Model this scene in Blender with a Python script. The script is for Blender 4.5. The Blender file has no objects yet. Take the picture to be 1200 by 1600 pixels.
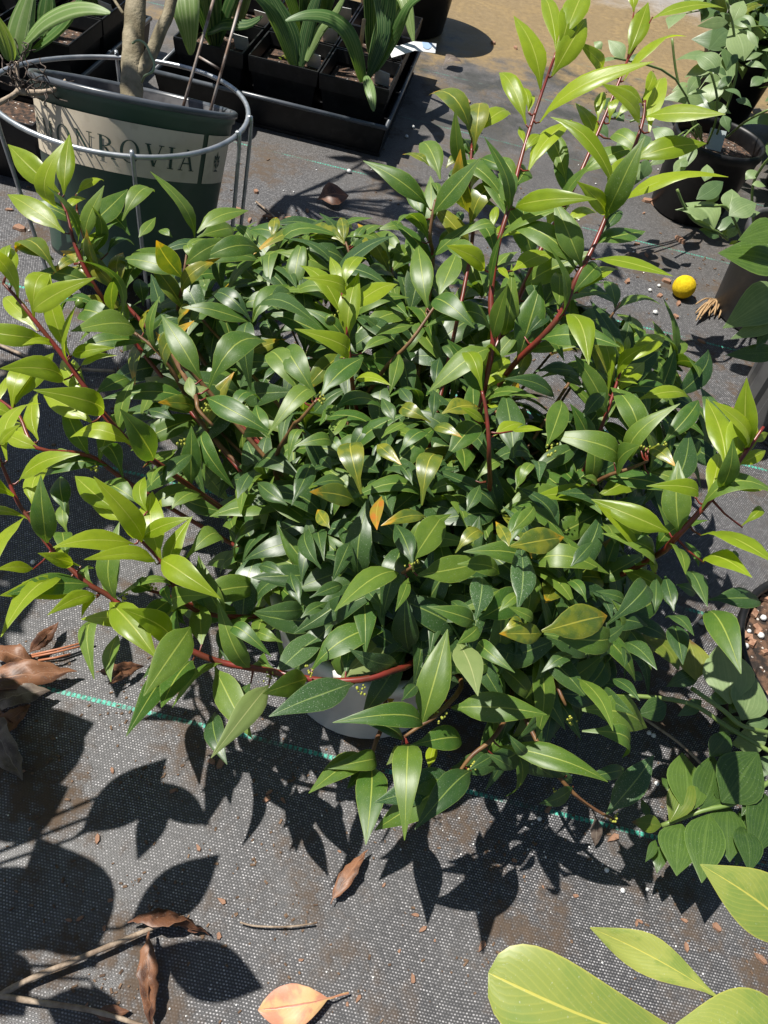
import bpy, math, random
import numpy as np
from mathutils import Vector, Matrix

random.seed(7)
rng = np.random.default_rng(7)
scn = bpy.context.scene
col = scn.collection

# ------------------------------------------------------------------ camera
CAM_H, PITCH, ROLL, FPX = 0.775, math.radians(50.5), math.radians(13.8), 1164.0
FWD = Vector((0, math.cos(PITCH), -math.sin(PITCH)))
RGT = Vector((1, 0, 0))
UPV = Vector((0, math.sin(PITCH), math.cos(PITCH)))
CAMP = Vector((0, 0, CAM_H))
camX = RGT * math.cos(ROLL) + UPV * math.sin(ROLL)
camY = -RGT * math.sin(ROLL) + UPV * math.cos(ROLL)
cd = bpy.data.cameras.new('camera')
cd.sensor_fit = 'VERTICAL'; cd.sensor_height = 24.0; cd.lens = 24.0 * FPX / 1600.0
cd.clip_start = 0.02; cd.clip_end = 500
cam = bpy.data.objects.new('camera', cd); col.objects.link(cam)
M = Matrix.Identity(4)
for i in range(3):
    M[i][0] = camX[i]; M[i][1] = camY[i]; M[i][2] = -FWD[i]; M[i][3] = CAMP[i]
cam.matrix_world = M
scn.camera = cam

# ------------------------------------------------------------------ light
SUN_FROM = Vector((-0.46, 0.06, 0.885)).normalized()
elev = math.asin(SUN_FROM.z); az = math.atan2(SUN_FROM.x, SUN_FROM.y)
w = bpy.data.worlds.new('World'); scn.world = w; w.use_nodes = True
nt = w.node_tree
sky = nt.nodes.new('ShaderNodeTexSky'); sky.sky_type = 'NISHITA'; sky.sun_disc = False
sky.sun_elevation = elev; sky.sun_rotation = az
bg = nt.nodes['Background']; bg.inputs[1].default_value = 0.05
nt.links.new(sky.outputs[0], bg.inputs[0])
sd = bpy.data.lights.new('sun', 'SUN'); sd.energy = 5.0; sd.angle = math.radians(0.53); sd.color = (1.0, 0.955, 0.88)
sun = bpy.data.objects.new('sun', sd); col.objects.link(sun)
sun.rotation_euler = SUN_FROM.to_track_quat('Z', 'Y').to_euler()
scn.view_settings.view_transform = 'Standard'; scn.view_settings.look = 'None'
scn.view_settings.exposure = 0.68; scn.view_settings.gamma = 1.0

# ------------------------------------------------------------------ survey helpers (photo pixel + distance -> point in the place)
def ray(x, y):
    dx, dy = x - 600.0, y - 800.0
    u = dx * math.cos(ROLL) + dy * math.sin(ROLL); v = -dx * math.sin(ROLL) + dy * math.cos(ROLL)
    return FWD + RGT * (u / FPX) - UPV * (v / FPX)
def PD(x, y, d): return CAMP + ray(x, y) * d
def PZ(x, y, z):
    d = ray(x, y); return CAMP + d * ((z - CAM_H) / d.z)
def PY(x, y, Y):
    d = ray(x, y); return CAMP + d * (Y / d.y)

# ------------------------------------------------------------------ object helpers
def empty(name, loc, label, cat, group=None):
    o = bpy.data.objects.new(name, None); col.objects.link(o)
    o.location = loc; o.empty_display_size = .02
    tag(o, label, cat, group); return o
def tag(o, label, cat, group=None):
    o['label'] = label; o['category'] = cat
    if group: o['group'] = group
def mesh(name, v, f, mats=(), smooth=True, uv=None):
    me = bpy.data.meshes.new(name); me.from_pydata([tuple(p) for p in v], [], [tuple(q) for q in f])
    if not isinstance(mats, (list, tuple)): mats = [mats]
    for m in mats: me.materials.append(m)
    if smooth: me.polygons.foreach_set('use_smooth', [True] * len(me.polygons))
    if uv is not None:
        l = me.uv_layers.new(name='UVMap')
        idx = np.empty(len(me.loops), dtype=np.int32); me.loops.foreach_get('vertex_index', idx)
        l.data.foreach_set('uv', np.asarray(uv, dtype=np.float32)[idx].ravel())
    me.update(); return me
def obj(name, me, parent=None, M=None):
    o = bpy.data.objects.new(name, me); col.objects.link(o)
    if M is None: M = Matrix.Identity(4)
    if parent is not None:
        o.parent = parent
        M = wmat(parent).inverted() @ M
    o.matrix_basis = M
    return o
def wmat(o):
    m = o.matrix_basis.copy()
    while o.parent is not None:
        o = o.parent; m = o.matrix_basis @ m
    return m
class MB:
    def __init__(s): s.v = []; s.f = []
    def add(s, v, f):
        n = len(s.v); s.v += [tuple(p) for p in v]; s.f += [tuple(i + n for i in q) for q in f]
    def box(s, c, d, rot=None):
        c = Vector(c); hx, hy, hz = d[0] / 2, d[1] / 2, d[2] / 2
        vs = [Vector((x, y, z)) for z in (-hz, hz) for y in (-hy, hy) for x in (-hx, hx)]
        if rot is not None: vs = [rot @ p for p in vs]
        s.add([c + p for p in vs], [(0, 2, 3, 1), (4, 5, 7, 6), (0, 1, 5, 4), (2, 6, 7, 3), (0, 4, 6, 2), (1, 3, 7, 5)])
    def tube(s, pts, rad, n=8, cap=True):
        pts = [Vector(p) for p in pts]; k = len(pts)
        if not isinstance(rad, (list, tuple)): rad = [rad] * k
        vs = []; prev = None
        for i, p in enumerate(pts):
            t = (pts[min(i + 1, k - 1)] - pts[max(i - 1, 0)])
            t = t.normalized() if t.length > 1e-9 else Vector((0, 0, 1))
            if prev is None:
                a = t.orthogonal().normalized()
            else:
                a = prev - t * prev.dot(t); a = a.normalized() if a.length > 1e-6 else t.orthogonal().normalized()
            prev = a; b = t.cross(a)
            for j in range(n):
                an = 2 * math.pi * j / n
                vs.append(p + (a * math.cos(an) + b * math.sin(an)) * rad[i])
        fs = [(i * n + j, i * n + (j + 1) % n, (i + 1) * n + (j + 1) % n, (i + 1) * n + j) for i in range(k - 1) for j in range(n)]
        if cap:
            fs.append(tuple(range(n - 1, -1, -1))); fs.append(tuple((k - 1) * n + j for j in range(n)))
        s.add(vs, fs)
    def lathe(s, prof, n=40, M=None):
        vs = []
        for r, z in prof:
            for j in range(n):
                a = 2 * math.pi * j / n; p = Vector((r * math.cos(a), r * math.sin(a), z))
                vs.append(M @ p if M is not None else p)
        k = len(prof)
        s.add(vs, [(i * n + j, i * n + (j + 1) % n, (i + 1) * n + (j + 1) % n, (i + 1) * n + j) for i in range(k - 1) for j in range(n)])
    def mesh(s, name, mat, smooth=True): return mesh(name, s.v, s.f, mat, smooth)
def smooth_path(pts, k=4):
    pts = [Vector(p) for p in pts]; out = []
    for i in range(len(pts) - 1):
        p0 = pts[max(i - 1, 0)]; p1 = pts[i]; p2 = pts[i + 1]; p3 = pts[min(i + 2, len(pts) - 1)]
        for j in range(k):
            t = j / k
            out.append(0.5 * ((2 * p1) + (p2 - p0) * t + (2 * p0 - 5 * p1 + 4 * p2 - p3) * t * t + (3 * p1 - p0 - 3 * p2 + p3) * t ** 3))
    out.append(pts[-1]); return out

# ------------------------------------------------------------------ material helpers
class NT:
    def __init__(s, name):
        s.m = bpy.data.materials.new(name); s.m.use_nodes = True; s.t = s.m.node_tree
        s.b = s.t.nodes['Principled BSDF']; s.out = s.t.nodes['Material Output']
    def n(s, typ, **kw):
        x = s.t.nodes.new(typ)
        for k, v in kw.items(): setattr(x, k, v)
        return x
    def set(s, sock, v):
        if isinstance(v, bpy.types.NodeSocket): s.t.links.new(v, sock)
        else: sock.default_value = v
    def math(s, op, a, b=0.0, c=None, clamp=False):
        x = s.n('ShaderNodeMath', operation=op); x.use_clamp = clamp
        s.set(x.inputs[0], a); s.set(x.inputs[1], b)
        if c is not None: s.set(x.inputs[2], c)
        return x.outputs[0]
    def ss(s, v, a, b, lo=0.0, hi=1.0):
        x = s.n('ShaderNodeMapRange', interpolation_type='SMOOTHSTEP')
        s.set(x.inputs[0], v); x.inputs[1].default_value = a; x.inputs[2].default_value = b
        x.inputs[3].default_value = lo; x.inputs[4].default_value = hi; return x.outputs[0]
    def mix(s, f, a, b):
        x = s.n('ShaderNodeMix', data_type='RGBA'); s.set(x.inputs[0], f)
        for i, q in ((6, a), (7, b)): s.set(x.inputs[i], q if isinstance(q, bpy.types.NodeSocket) else (*q, 1.0))
        return x.outputs[2]
    def noise(s, vec, scale, detail=3.0, rough=.55, dim='3D'):
        x = s.n('ShaderNodeTexNoise', noise_dimensions=dim); x.inputs['Scale'].default_value = scale
        x.inputs['Detail'].default_value = detail; x.inputs['Roughness'].default_value = rough
        if vec is not None: s.set(x.inputs['Vector'], vec)
        return x.outputs[0]
    def bump(s, h, strength=.3, dist=.001):
        x = s.n('ShaderNodeBump'); x.inputs['Strength'].default_value = strength; x.inputs['Distance'].default_value = dist
        s.set(x.inputs['Height'], h); s.t.links.new(x.outputs[0], s.b.inputs['Normal']); return x.outputs[0]

def simple(name, c, rough=.5, c2=None, scale=40, spec=.5, bump=0.0, bscale=200, metal=0.0, dust=None):
    n = NT(name); tc = n.n('ShaderNodeTexCoord').outputs['Object']
    colr = (*c, 1.0)
    if c2 is not None: colr = n.mix(n.ss(n.noise(tc, scale), .35, .65), c, c2)
    if dust is not None:
        colr = n.mix(n.ss(n.noise(tc, scale * 2.3, 5), .52, .75, 0, .6), colr, dust)
    n.set(n.b.inputs['Base Color'], colr); n.b.inputs['Roughness'].default_value = rough
    n.b.inputs['Specular IOR Level'].default_value = spec; n.b.inputs['Metallic'].default_value = metal
    if bump: n.bump(n.noise(tc, bscale, 4), bump, .002)
    return n.m

def leaf_mat(name, c1, c2, rib, transl=.35, rough=.34, ribw=.032, blotch=None, dust=.0, veins='side', tc=None, spec=.5, tipc=None, coat=0.0, vs=None, vf=62.0):
    if vs is None: vs = .10 if veins == 'side' else .45
    """leaf blade: two greens mottled, a paler midrib and veins, wax gloss and light passing through"""
    n = NT(name)
    uv = n.n('ShaderNodeUVMap', uv_map='UVMap').outputs[0]
    sep = n.n('ShaderNodeSeparateXYZ'); n.set(sep.inputs[0], uv); u, t = sep.outputs[0], sep.outputs[1]
    oi = n.n('ShaderNodeObjectInfo').outputs['Random']
    at = n.n('ShaderNodeAttribute', attribute_name='rnd').outputs['Fac']
    r = n.math('FRACT', n.math('ADD', oi, at))
    cmb = n.n('ShaderNodeCombineXYZ'); n.set(cmb.inputs[0], u); n.set(cmb.inputs[1], n.math('MULTIPLY', t, 3.0)); n.set(cmb.inputs[2], n.math('MULTIPLY', r, 91.0))
    vec = cmb.outputs[0]
    dc = n.math('ABSOLUTE', n.math('SUBTRACT', u, .5))          # 0 midrib .. .5 edge
    mott = n.noise(vec, 2.2, 4)
    base = n.mix(n.math('ADD', n.math('MULTIPLY', n.math('SUBTRACT', mott, .5), 1.2), r, clamp=True), c1, c2)
    if blotch is not None:
        base = n.mix(n.ss(n.noise(vec, 1.3, 4), .45, .62, 0, .9), base, blotch)
    if tipc is not None:
        base = n.mix(n.ss(n.math('ADD', t, n.math('MULTIPLY', mott, .5)), 1.0, 1.22, 0, .95), base, tipc)
    rb = n.ss(dc, ribw * .4, ribw, 1, 0)
    if veins == 'side':
        sv = n.math('SINE', n.math('ADD', n.math('MULTIPLY', t, 95.0), n.math('MULTIPLY', dc, -70.0)))
    else:
        sv = n.math('SINE', n.math('MULTIPLY', u, vf))
    svm = n.ss(sv, .55, 1.0, 0, vs)
    base = n.mix(svm, base, n.mix(.45, base, rib))
    base = n.mix(n.math('MULTIPLY', rb, .85 if veins == 'side' else .25), base, rib)
    edge = n.ss(dc, .465, .5, 0, .45)
    base = n.mix(edge, base, rib)
    rough_s = rough
    if dust > 0:
        sp = n.ss(n.noise(vec, 26.0, 3, .7), .63 - .06 * dust, .74, 0, .75 * min(1, dust + .25))
        base = n.mix(sp, base, (.55, .58, .52))
        rough_s = n.math('ADD', n.math('MULTIPLY', sp, .35), rough)
    n.set(n.b.inputs['Base Color'], base); n.set(n.b.inputs['Roughness'], rough_s)
    n.b.inputs['Specular IOR Level'].default_value = spec
    if coat: n.b.inputs['Coat Weight'].default_value = coat; n.b.inputs['Coat Roughness'].default_value = .22
    hgt = n.math('ADD', n.math('MULTIPLY', sv, .05 if veins != 'side' or vs > .2 else .012), n.math('ADD', n.math('MULTIPLY', rb, -.5), n.math('MULTIPLY', n.noise(vec, 2.2, 2), .8)))
    bn = n.bump(hgt, .3, .0009)
    tr = n.n('ShaderNodeBsdfTranslucent')
    hs = n.n('ShaderNodeMix', data_type='RGBA', blend_type='MULTIPLY'); hs.inputs[0].default_value = 1.0
    n.set(hs.inputs[6], base); hs.inputs[7].default_value = (*(tc or (2.3, 2.2, .8)), 1)
    n.set(tr.inputs[0], hs.outputs[2]); n.set(tr.inputs['Normal'], bn)
    ms = n.n('ShaderNodeMixShader'); ms.inputs[0].default_value = transl
    n.t.links.new(n.b.outputs[0], ms.inputs[1]); n.t.links.new(tr.outputs[0], ms.inputs[2])
    n.t.links.new(ms.outputs[0], n.out.inputs[0])
    return n.m

MT = {}
MT['y'] = leaf_mat('leaf_young', (.17, .25, .012), (.27, .35, .02), (.40, .44, .09), .40, .36, dust=.0)
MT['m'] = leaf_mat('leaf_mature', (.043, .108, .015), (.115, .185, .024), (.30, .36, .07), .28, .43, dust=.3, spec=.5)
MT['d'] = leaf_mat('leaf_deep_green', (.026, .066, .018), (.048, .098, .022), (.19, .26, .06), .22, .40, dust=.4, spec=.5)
MT['o'] = leaf_mat('leaf_yellowing', (.10, .15, .018), (.20, .21, .02), (.40, .38, .06), .28, .34, blotch=(.07, .12, .02), tipc=(.50, .27, .015), dust=.15)
MT['r'] = leaf_mat('leaf_rusty', (.30, .20, .02), (.22, .18, .02), (.40, .30, .05), .22, .4, blotch=(.38, .13, .02), tipc=(.45, .2, .02))
MT['p'] = leaf_mat('leaf_pale_underside', (.16, .22, .07), (.22, .27, .10), (.34, .37, .16), .25, .5)
MT['s'] = leaf_mat('leaf_dusty', (.035, .085, .028), (.055, .11, .035), (.22, .30, .10), .2, .36, dust=1.0)
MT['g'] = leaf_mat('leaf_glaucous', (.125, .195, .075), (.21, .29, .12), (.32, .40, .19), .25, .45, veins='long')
MT['gd'] = leaf_mat('leaf_glaucous_shaded', (.055, .105, .04), (.10, .165, .062), (.2, .3, .13), .22, .4, veins='long')  # darker copy of the glaucous leaf, shade put into its greens
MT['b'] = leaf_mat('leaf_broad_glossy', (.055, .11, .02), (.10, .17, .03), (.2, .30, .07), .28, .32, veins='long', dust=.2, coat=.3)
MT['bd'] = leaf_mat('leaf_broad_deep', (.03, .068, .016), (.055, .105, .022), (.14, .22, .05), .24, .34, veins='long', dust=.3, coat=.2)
MT['by'] = leaf_mat('leaf_broad_browned', (.10, .16, .02), (.20, .22, .03), (.3, .3, .08), .3, .35, veins='long', tipc=(.12, .05, .02))
MT['k'] = leaf_mat('leaf_large_lime', (.22, .27, .055), (.29, .33, .08), (.50, .46, .09), .22, .42, dust=.2, vs=.3, ribw=.022, blotch=(.17, .24, .05))
MT['strap'] = leaf_mat('leaf_strap_pleated', (.03, .085, .02), (.075, .16, .04), (.26, .34, .14), .25, .4, veins='long', vs=1.0, vf=44.0)
MT['straplit'] = leaf_mat('leaf_strap_lit', (.12, .21, .06), (.18, .27, .08), (.40, .46, .26), .25, .4, veins='long', vs=1.0, vf=44.0)  # brighter copy of the strap leaf, sunlight put into its colour
MT['dead'] = leaf_mat('leaf_dead_brown', (.13, .055, .028), (.22, .10, .05), (.26, .13, .07), .12, .5, blotch=(.06, .026, .016), dust=.45, vs=.4, tc=(1.5, 1, .6))
MT['deadg'] = leaf_mat('leaf_dead_greyed', (.10, .075, .06), (.17, .13, .10), (.22, .18, .14), .1, .6, blotch=(.06, .04, .03), dust=.4, tc=(1.3, 1, .8))
MT['pink'] = leaf_mat('leaf_fallen_orange', (.46, .20, .12), (.54, .29, .16), (.38, .11, .08), .15, .42, dust=.2, blotch=(.52, .36, .16), tc=(1.2, .9, .7))

M_red = simple('stem_red', (.17, .022, .016), .35, (.10, .025, .012), 60)
M_twig = simple('stem_olive_brown', (.16, .085, .03), .5, (.10, .045, .02), 90)
M_gstem = simple('stem_green', (.12, .19, .045), .4, (.16, .22, .06), 50)
M_bud = simple('bud_yellow_green', (.42, .42, .07), .5, (.32, .36, .06), 200)
M_black = simple('black_pot_plastic', (.006, .006, .007), .42, (.012, .012, .013), 30, dust=(.03, .028, .026), spec=.3)
M_blackd = simple('black_pot_weathered', (.05, .05, .052), .5, (.085, .085, .085), 12, dust=(.16, .15, .14))
M_green = simple('dark_green_pot_plastic', (.028, .064, .044), .45, (.038, .078, .056), 14, dust=(.06, .085, .07))
M_rim = simple('pot_rim_grey', (.05, .06, .072), .3, (.085, .095, .11), 25)
M_inner = simple('pot_inside_grey', (.06, .062, .07), .5, (.14, .14, .145), 40)
M_band = simple('cream_label_band', (.50, .43, .33), .5, (.55, .48, .37), 22, dust=(.40, .34, .25))
M_ink = simple('dark_green_print', (.02, .045, .035), .5)
M_white = simple('white_pot_plastic', (.62, .60, .57), .38, (.70, .68, .64), 10, dust=(.42, .39, .34))
M_tagm = simple('white_tag_plastic', (.70, .71, .70), .4, (.62, .63, .62), 60)
M_tagb = simple('blue_tag_print', (.35, .48, .68), .5)
M_steel = simple('galvanised_wire', (.34, .37, .39), .38, (.48, .50, .52), 60, metal=.75)
M_rust = simple('rusty_rod', (.16, .10, .07), .6, (.30, .27, .25), 45, metal=.3)
M_bark = simple('smooth_bark', (.14, .115, .065), .8, (.27, .23, .15), 30, bump=1.0, bscale=170, dust=(.085, .09, .045))
M_dry = simple('dry_twig', (.34, .27, .20), .75, (.18, .13, .09), 90, bump=.5, bscale=260)
M_deadtwig = simple('dead_twig_dark', (.09, .065, .05), .85, (.04, .03, .025), 120, bump=.5)
M_chip = simple('bark_chip_brown', (.20, .10, .06), .8, (.33, .19, .12), 160, bump=.4, bscale=500)
M_perl = simple('perlite_white', (.72, .72, .70), .8)
M_yell = simple('fuzzy_yellow', (.62, .42, .012), .8, (.75, .55, .02), 220, bump=1.0, bscale=900, spec=.1)
M_tan = simple('dried_frond', (.36, .24, .12), .8, (.28, .17, .08), 160)
M_stick = simple('bamboo_stick', (.50, .34, .18), .6, (.40, .26, .13), 80)

def soil_material():
    n = NT('potting_soil'); tc = n.n('ShaderNodeTexCoord').outputs['Object']
    c = n.mix(n.ss(n.noise(tc, 90, 5), .4, .62), (.018, .012, .009), (.11, .06, .035))
    vor = n.n('ShaderNodeTexVoronoi'); vor.inputs['Scale'].default_value = 130; n.set(vor.inputs['Vector'], tc)
    c = n.mix(n.math('LESS_THAN', vor.outputs['Distance'], .22), c, n.mix(n.math('GREATER_THAN', n.noise(tc, 60), .52), (.10, .05, .03), (.45, .42, .38)))
    n.set(n.b.inputs['Base Color'], c); n.b.inputs['Roughness'].default_value = .9
    n.bump(n.noise(tc, 120, 5), 1.0, .006); return n.m
M_soil = soil_material()

# ------------------------------------------------------------------ ground cloth
LINE_Y0, LINE_S = PZ(500, 1180, 0).y, (PZ(680, 299, 0).y - PZ(500, 1180, 0).y) / 4.0
def ground_material():
    n = NT('woven_ground_cloth')
    pos = n.n('ShaderNodeTexCoord').outputs['Object']
    sep = n.n('ShaderNodeSeparateXYZ'); n.set(sep.inputs[0], pos); X, Y = sep.outputs[0], sep.outputs[1]
    wob = n.math('MULTIPLY', n.math('SUBTRACT', n.noise(pos, 7, 2), .5), .006)
    xs = n.math('ADD', X, wob); ys = n.math('ADD', Y, wob)
    p = .0029
    kx = n.math('DIVIDE', xs, p); ky = n.math('DIVIDE', ys, p * .86)
    # every other row of tapes is shifted half a step: a plain weave
    row = n.math('FLOOR', ky)
    kx2 = n.math('ADD', kx, n.math('MULTIPLY', n.math('FLOORED_MODULO', row, 2.0), .5))
    fx = n.math('ABSOLUTE', n.math('SUBTRACT', n.math('FRACT', kx2), .5)); fy = n.math('ABSOLUTE', n.math('SUBTRACT', n.math('FRACT', ky), .5))
    d = n.math('SQRT', n.math('ADD', n.math('POWER', n.math('MULTIPLY', fx, .85), 2.0), n.math('POWER', fy, 2.0)))
    fleck = n.ss(d, .14, .38, 1, 0)
    cell = n.n('ShaderNodeCombineXYZ'); n.set(cell.inputs[0], n.math('FLOOR', kx2)); n.set(cell.inputs[1], row)
    wn = n.n('ShaderNodeTexWhiteNoise', noise_dimensions='2D'); n.set(wn.inputs['Vector'], cell.outputs[0])
    rv = wn.outputs['Value']
    wear = n.noise(pos, 5.5, 5, .6)
    glit = n.ss(n.noise(pos, 160, 3, .7), .3, .75, .45, 1.25)
    bright = n.math('MULTIPLY', glit, n.math('MULTIPLY', fleck, n.math('ADD', n.math('MULTIPLY', n.math('POWER', rv, 1.5), .8), .26)), clamp=True)
    tape = n.mix(bright, (.028, .028, .031), (.50, .49, .50))
    tape = n.mix(n.ss(wear, .35, .7, 0, .45), tape, (.10, .098, .096))
    # printed green guide threads
    ly = n.math('ADD', Y, n.math('MULTIPLY', n.math('SUBTRACT', n.noise(pos, 1.6, 2), .5), .012))
    m = n.math('ABSOLUTE', n.math('SUBTRACT', n.math('FLOORED_MODULO', n.math('ADD', ly, LINE_S / 2 - LINE_Y0), LINE_S), LINE_S / 2))
    ln = n.ss(m, .0017, .0029, 1, 0)
    dash = n.ss(n.math('SINE', n.math('MULTIPLY', X, 1150.0)), -.75, -.1, .15, 1)
    ln = n.math('MULTIPLY', ln, dash)
    ln = n.math('MULTIPLY', ln, n.ss(n.noise(pos, 11, 4, .6), .36, .5, .1, 1))
    tape = n.mix(ln, tape, n.mix(rv, (.02, .22, .155), (.09, .46, .35)))
    # soil, moss and dried mud lying on the cloth
    dn = n.noise(pos, 9, 6, .62); dn2 = n.noise(pos, 60, 4, .7); dn3 = n.noise(pos, 2.3, 4, .6)
    dirt = n.math('MULTIPLY', n.ss(n.math('ADD', n.math('MULTIPLY', dn, .75), n.math('MULTIPLY', dn2, .25)), .475, .60), n.ss(dn3, .36, .56, .35, 1))
    dirt = n.math('MULTIPLY', dirt, n.ss(dn2, .33, .55, .35, .95))
    c = n.mix(dirt, tape, n.mix(dn2, (.018, .013, .009), (.10, .062, .034)))
    far = n.ss(n.math('ADD', Y, n.math('MULTIPLY', n.math('SUBTRACT', dn3, .5), 1.1)), 1.25, 1.7, 0, .45)
    c = n.mix(far, c, n.mix(dn, (.036, .033, .030), (.15, .13, .108)))
    moss = n.math('MULTIPLY', n.ss(Y, 1.55, 2.0), n.ss(n.noise(pos, 5, 5, .65), .46, .58, 0, .85))
    c = n.mix(moss, c, n.mix(dn2, (.012, .013, .012), (.05, .05, .04)))
    ochre = n.ss(n.math('ADD', n.math('ADD', Y, n.math('MULTIPLY', X, -.12)), n.math('MULTIPLY', n.math('SUBTRACT', dn, .5), 1.2)), 2.12, 2.45, 0, .92)
    c = n.mix(ochre, c, n.mix(dn2, (.11, .07, .026), (.33, .235, .105)))
    conc = n.ss(n.math('ADD', Y, n.math('ADD', n.math('MULTIPLY', X, -.15), n.math('MULTIPLY', n.math('SUBTRACT', dn, .5), .5))), 2.95, 3.2, 0, 1)
    c = n.mix(conc, c, n.mix(dn2, (.20, .185, .17), (.34, .31, .275)))
    n.set(n.b.inputs['Base Color'], c)
    n.set(n.b.inputs['Roughness'], n.math('ADD', n.math('MULTIPLY', dirt, .35), n.math('ADD', .46, n.math('MULTIPLY', rv, .12))))
    n.b.inputs['Specular IOR Level'].default_value = .5
    h = n.math('ADD', n.math('MULTIPLY', n.math('MULTIPLY', fleck, n.math('SUBTRACT', 1.0, dirt)), .6), n.math('MULTIPLY', dn2, n.math('MULTIPLY', dirt, 1.6)))
    b1 = n.n('ShaderNodeBump'); b1.inputs['Strength'].default_value = .16; b1.inputs['Distance'].default_value = .03; n.set(b1.inputs['Height'], n.noise(pos, 4.5, 3, .5))
    b2 = n.n('ShaderNodeBump'); b2.inputs['Strength'].default_value = .6; b2.inputs['Distance'].default_value = .0012; n.set(b2.inputs['Height'], h)
    n.t.links.new(b1.outputs[0], b2.inputs['Normal']); n.t.links.new(b2.outputs[0], n.b.inputs['Normal'])
    return n.m
g = MB(); g.add([(-60, -60, 0), (60, -60, 0), (60, 60, 0), (-60, 60, 0)], [(0, 1, 2, 3)])
ground = obj('ground', g.mesh('ground', ground_material(), False)); ground['kind'] = 'structure'

# ------------------------------------------------------------------ leaves
def leaf_shape(ratio=.32, bow=.10, fold=.18, curl=.0, twist=.0, ns=9, peak=.46, tipsharp=1.0, petiole=.07, wave=.0, seed=0, blunt=False):
    """blade from (0,0,0) to (0,1,0), convex upward; returns verts, faces, uv"""
    rr = random.Random(seed)
    V = []; U = []; nc = 5
    sidew = rr.uniform(-.04, .04); ph = rr.uniform(0, 6)
    a = math.log(.5) / math.log(peak)
    for i in range(ns + 1):
        t = i / ns
        if blunt: t = 1 - (1 - t) ** 1.5
        if t < petiole: wd = .011
        else:
            q = (t - petiole) / (1 - petiole); s = math.sin(math.pi * q ** a)
            wd = max(s, 0) ** (.85 * tipsharp + .05) * ratio * .54 * (1 - .36 * q * q)
            if blunt: wd = ratio * .5 * 1.12 * q ** .85 * math.sqrt(max(0, 1 - q ** 6))
            wd = max(wd, .011 if t < .3 else .004)
        zc = bow * (math.sin(math.pi * t ** .8)) - curl * max(0, t - .6) ** 2 * 4
        xc = sidew * math.sin(math.pi * t)
        tw = twist * t
        for j in range(nc):
            u = j / (nc - 1); x = (u - .5) * 2 * wd
            z = abs(x) * fold * (1 if t > petiole else 0) - (abs(u - .5) * 2) ** 3 * wd * fold * .9 + wave * wd * math.sin(9 * t + ph + (3 if u > .5 else 0)) * (abs(u - .5) * 2)
            V.append((xc + x * math.cos(tw) - z * math.sin(tw), t, zc + x * math.sin(tw) + z * math.cos(tw)))
            U.append((u, t))
    Fc = [(i * nc + j, i * nc + j + 1, (i + 1) * nc + j + 1, (i + 1) * nc + j) for i in range(ns) for j in range(nc - 1)]
    return V, Fc, U
SH = {}
SH['lance'] = [leaf_shape(.325 + .03 * math.sin(k * 2.1), .06 + .035 * (k % 4), .25 + .15 * ((k * 3) % 4), .10 * (k % 3), .25 * math.sin(k * 1.7), seed=k, wave=.10 * (k % 2), peak=.42 + .03 * (k % 3)) for k in range(10)]
SH['arch'] = [leaf_shape(.31, .20 + .05 * k, .3, .15, .3 * math.sin(k * 2.0), seed=40 + k, peak=.45) for k in range(4)]
SH['ovate'] = [leaf_shape(.52 + .04 * math.sin(k), .05 + .04 * (k % 3), .2, .05 * k, .2 * math.sin(k * 2), seed=20 + k, peak=.44, petiole=.04) for k in range(5)]
SH['tiny'] = [leaf_shape(.26, .06, .5, seed=60 + k) for k in range(2)]
_mc = {}
def leaf_me(kind, k, name='leaf'):
    k %= len(SH[kind]); key = (kind, k)
    if key not in _mc:
        V, Fc, U = SH[kind][k]; _mc[key] = mesh('leaf_blade', V, Fc, [MT['m']], True, U)
    return _mc[key]
def leaf_matrix(base, tip, nh, wf=1.0):
    a = tip - base; L = a.length; a = a / L
    x = a.cross(nh)
    if x.length < 1e-4: x = a.orthogonal()
    x.normalize(); z = x.cross(a)
    Mx = Matrix.Identity(4)
    for i in range(3):
        Mx[i][0] = x[i] * L * wf; Mx[i][1] = a[i] * L; Mx[i][2] = z[i] * L; Mx[i][3] = base[i]
    return Mx
def leaf_obj(parent, kind, k, base, tip, nh, mat, wf=1.0, name='leaf'):
    o = obj(name, leaf_me(kind, k), parent, leaf_matrix(Vector(base), Vector(tip), Vector(nh), wf))
    o.material_slots[0].link = 'OBJECT'; o.material_slots[0].material = MT[mat]
    return o
def tip_on_ray(base, x, y, L, target=.15):
    """point on the sight line of (x,y) at distance L from base, choosing the leaf pitch that is most natural"""
    d = ray(x, y); dn = d.normalized(); w0 = base - CAMP; tc = w0.dot(dn); clos = CAMP + dn * tc
    dist = (clos - base).length
    if dist >= L * .985: return clos, dist
    h = math.sqrt(L * L - dist * dist); c = [clos + dn * h, clos - dn * h]
    c.sort(key=lambda p: abs(math.asin(max(-1, min(1, (p - base).z / L))) - target))
    return c[0], L
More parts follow.
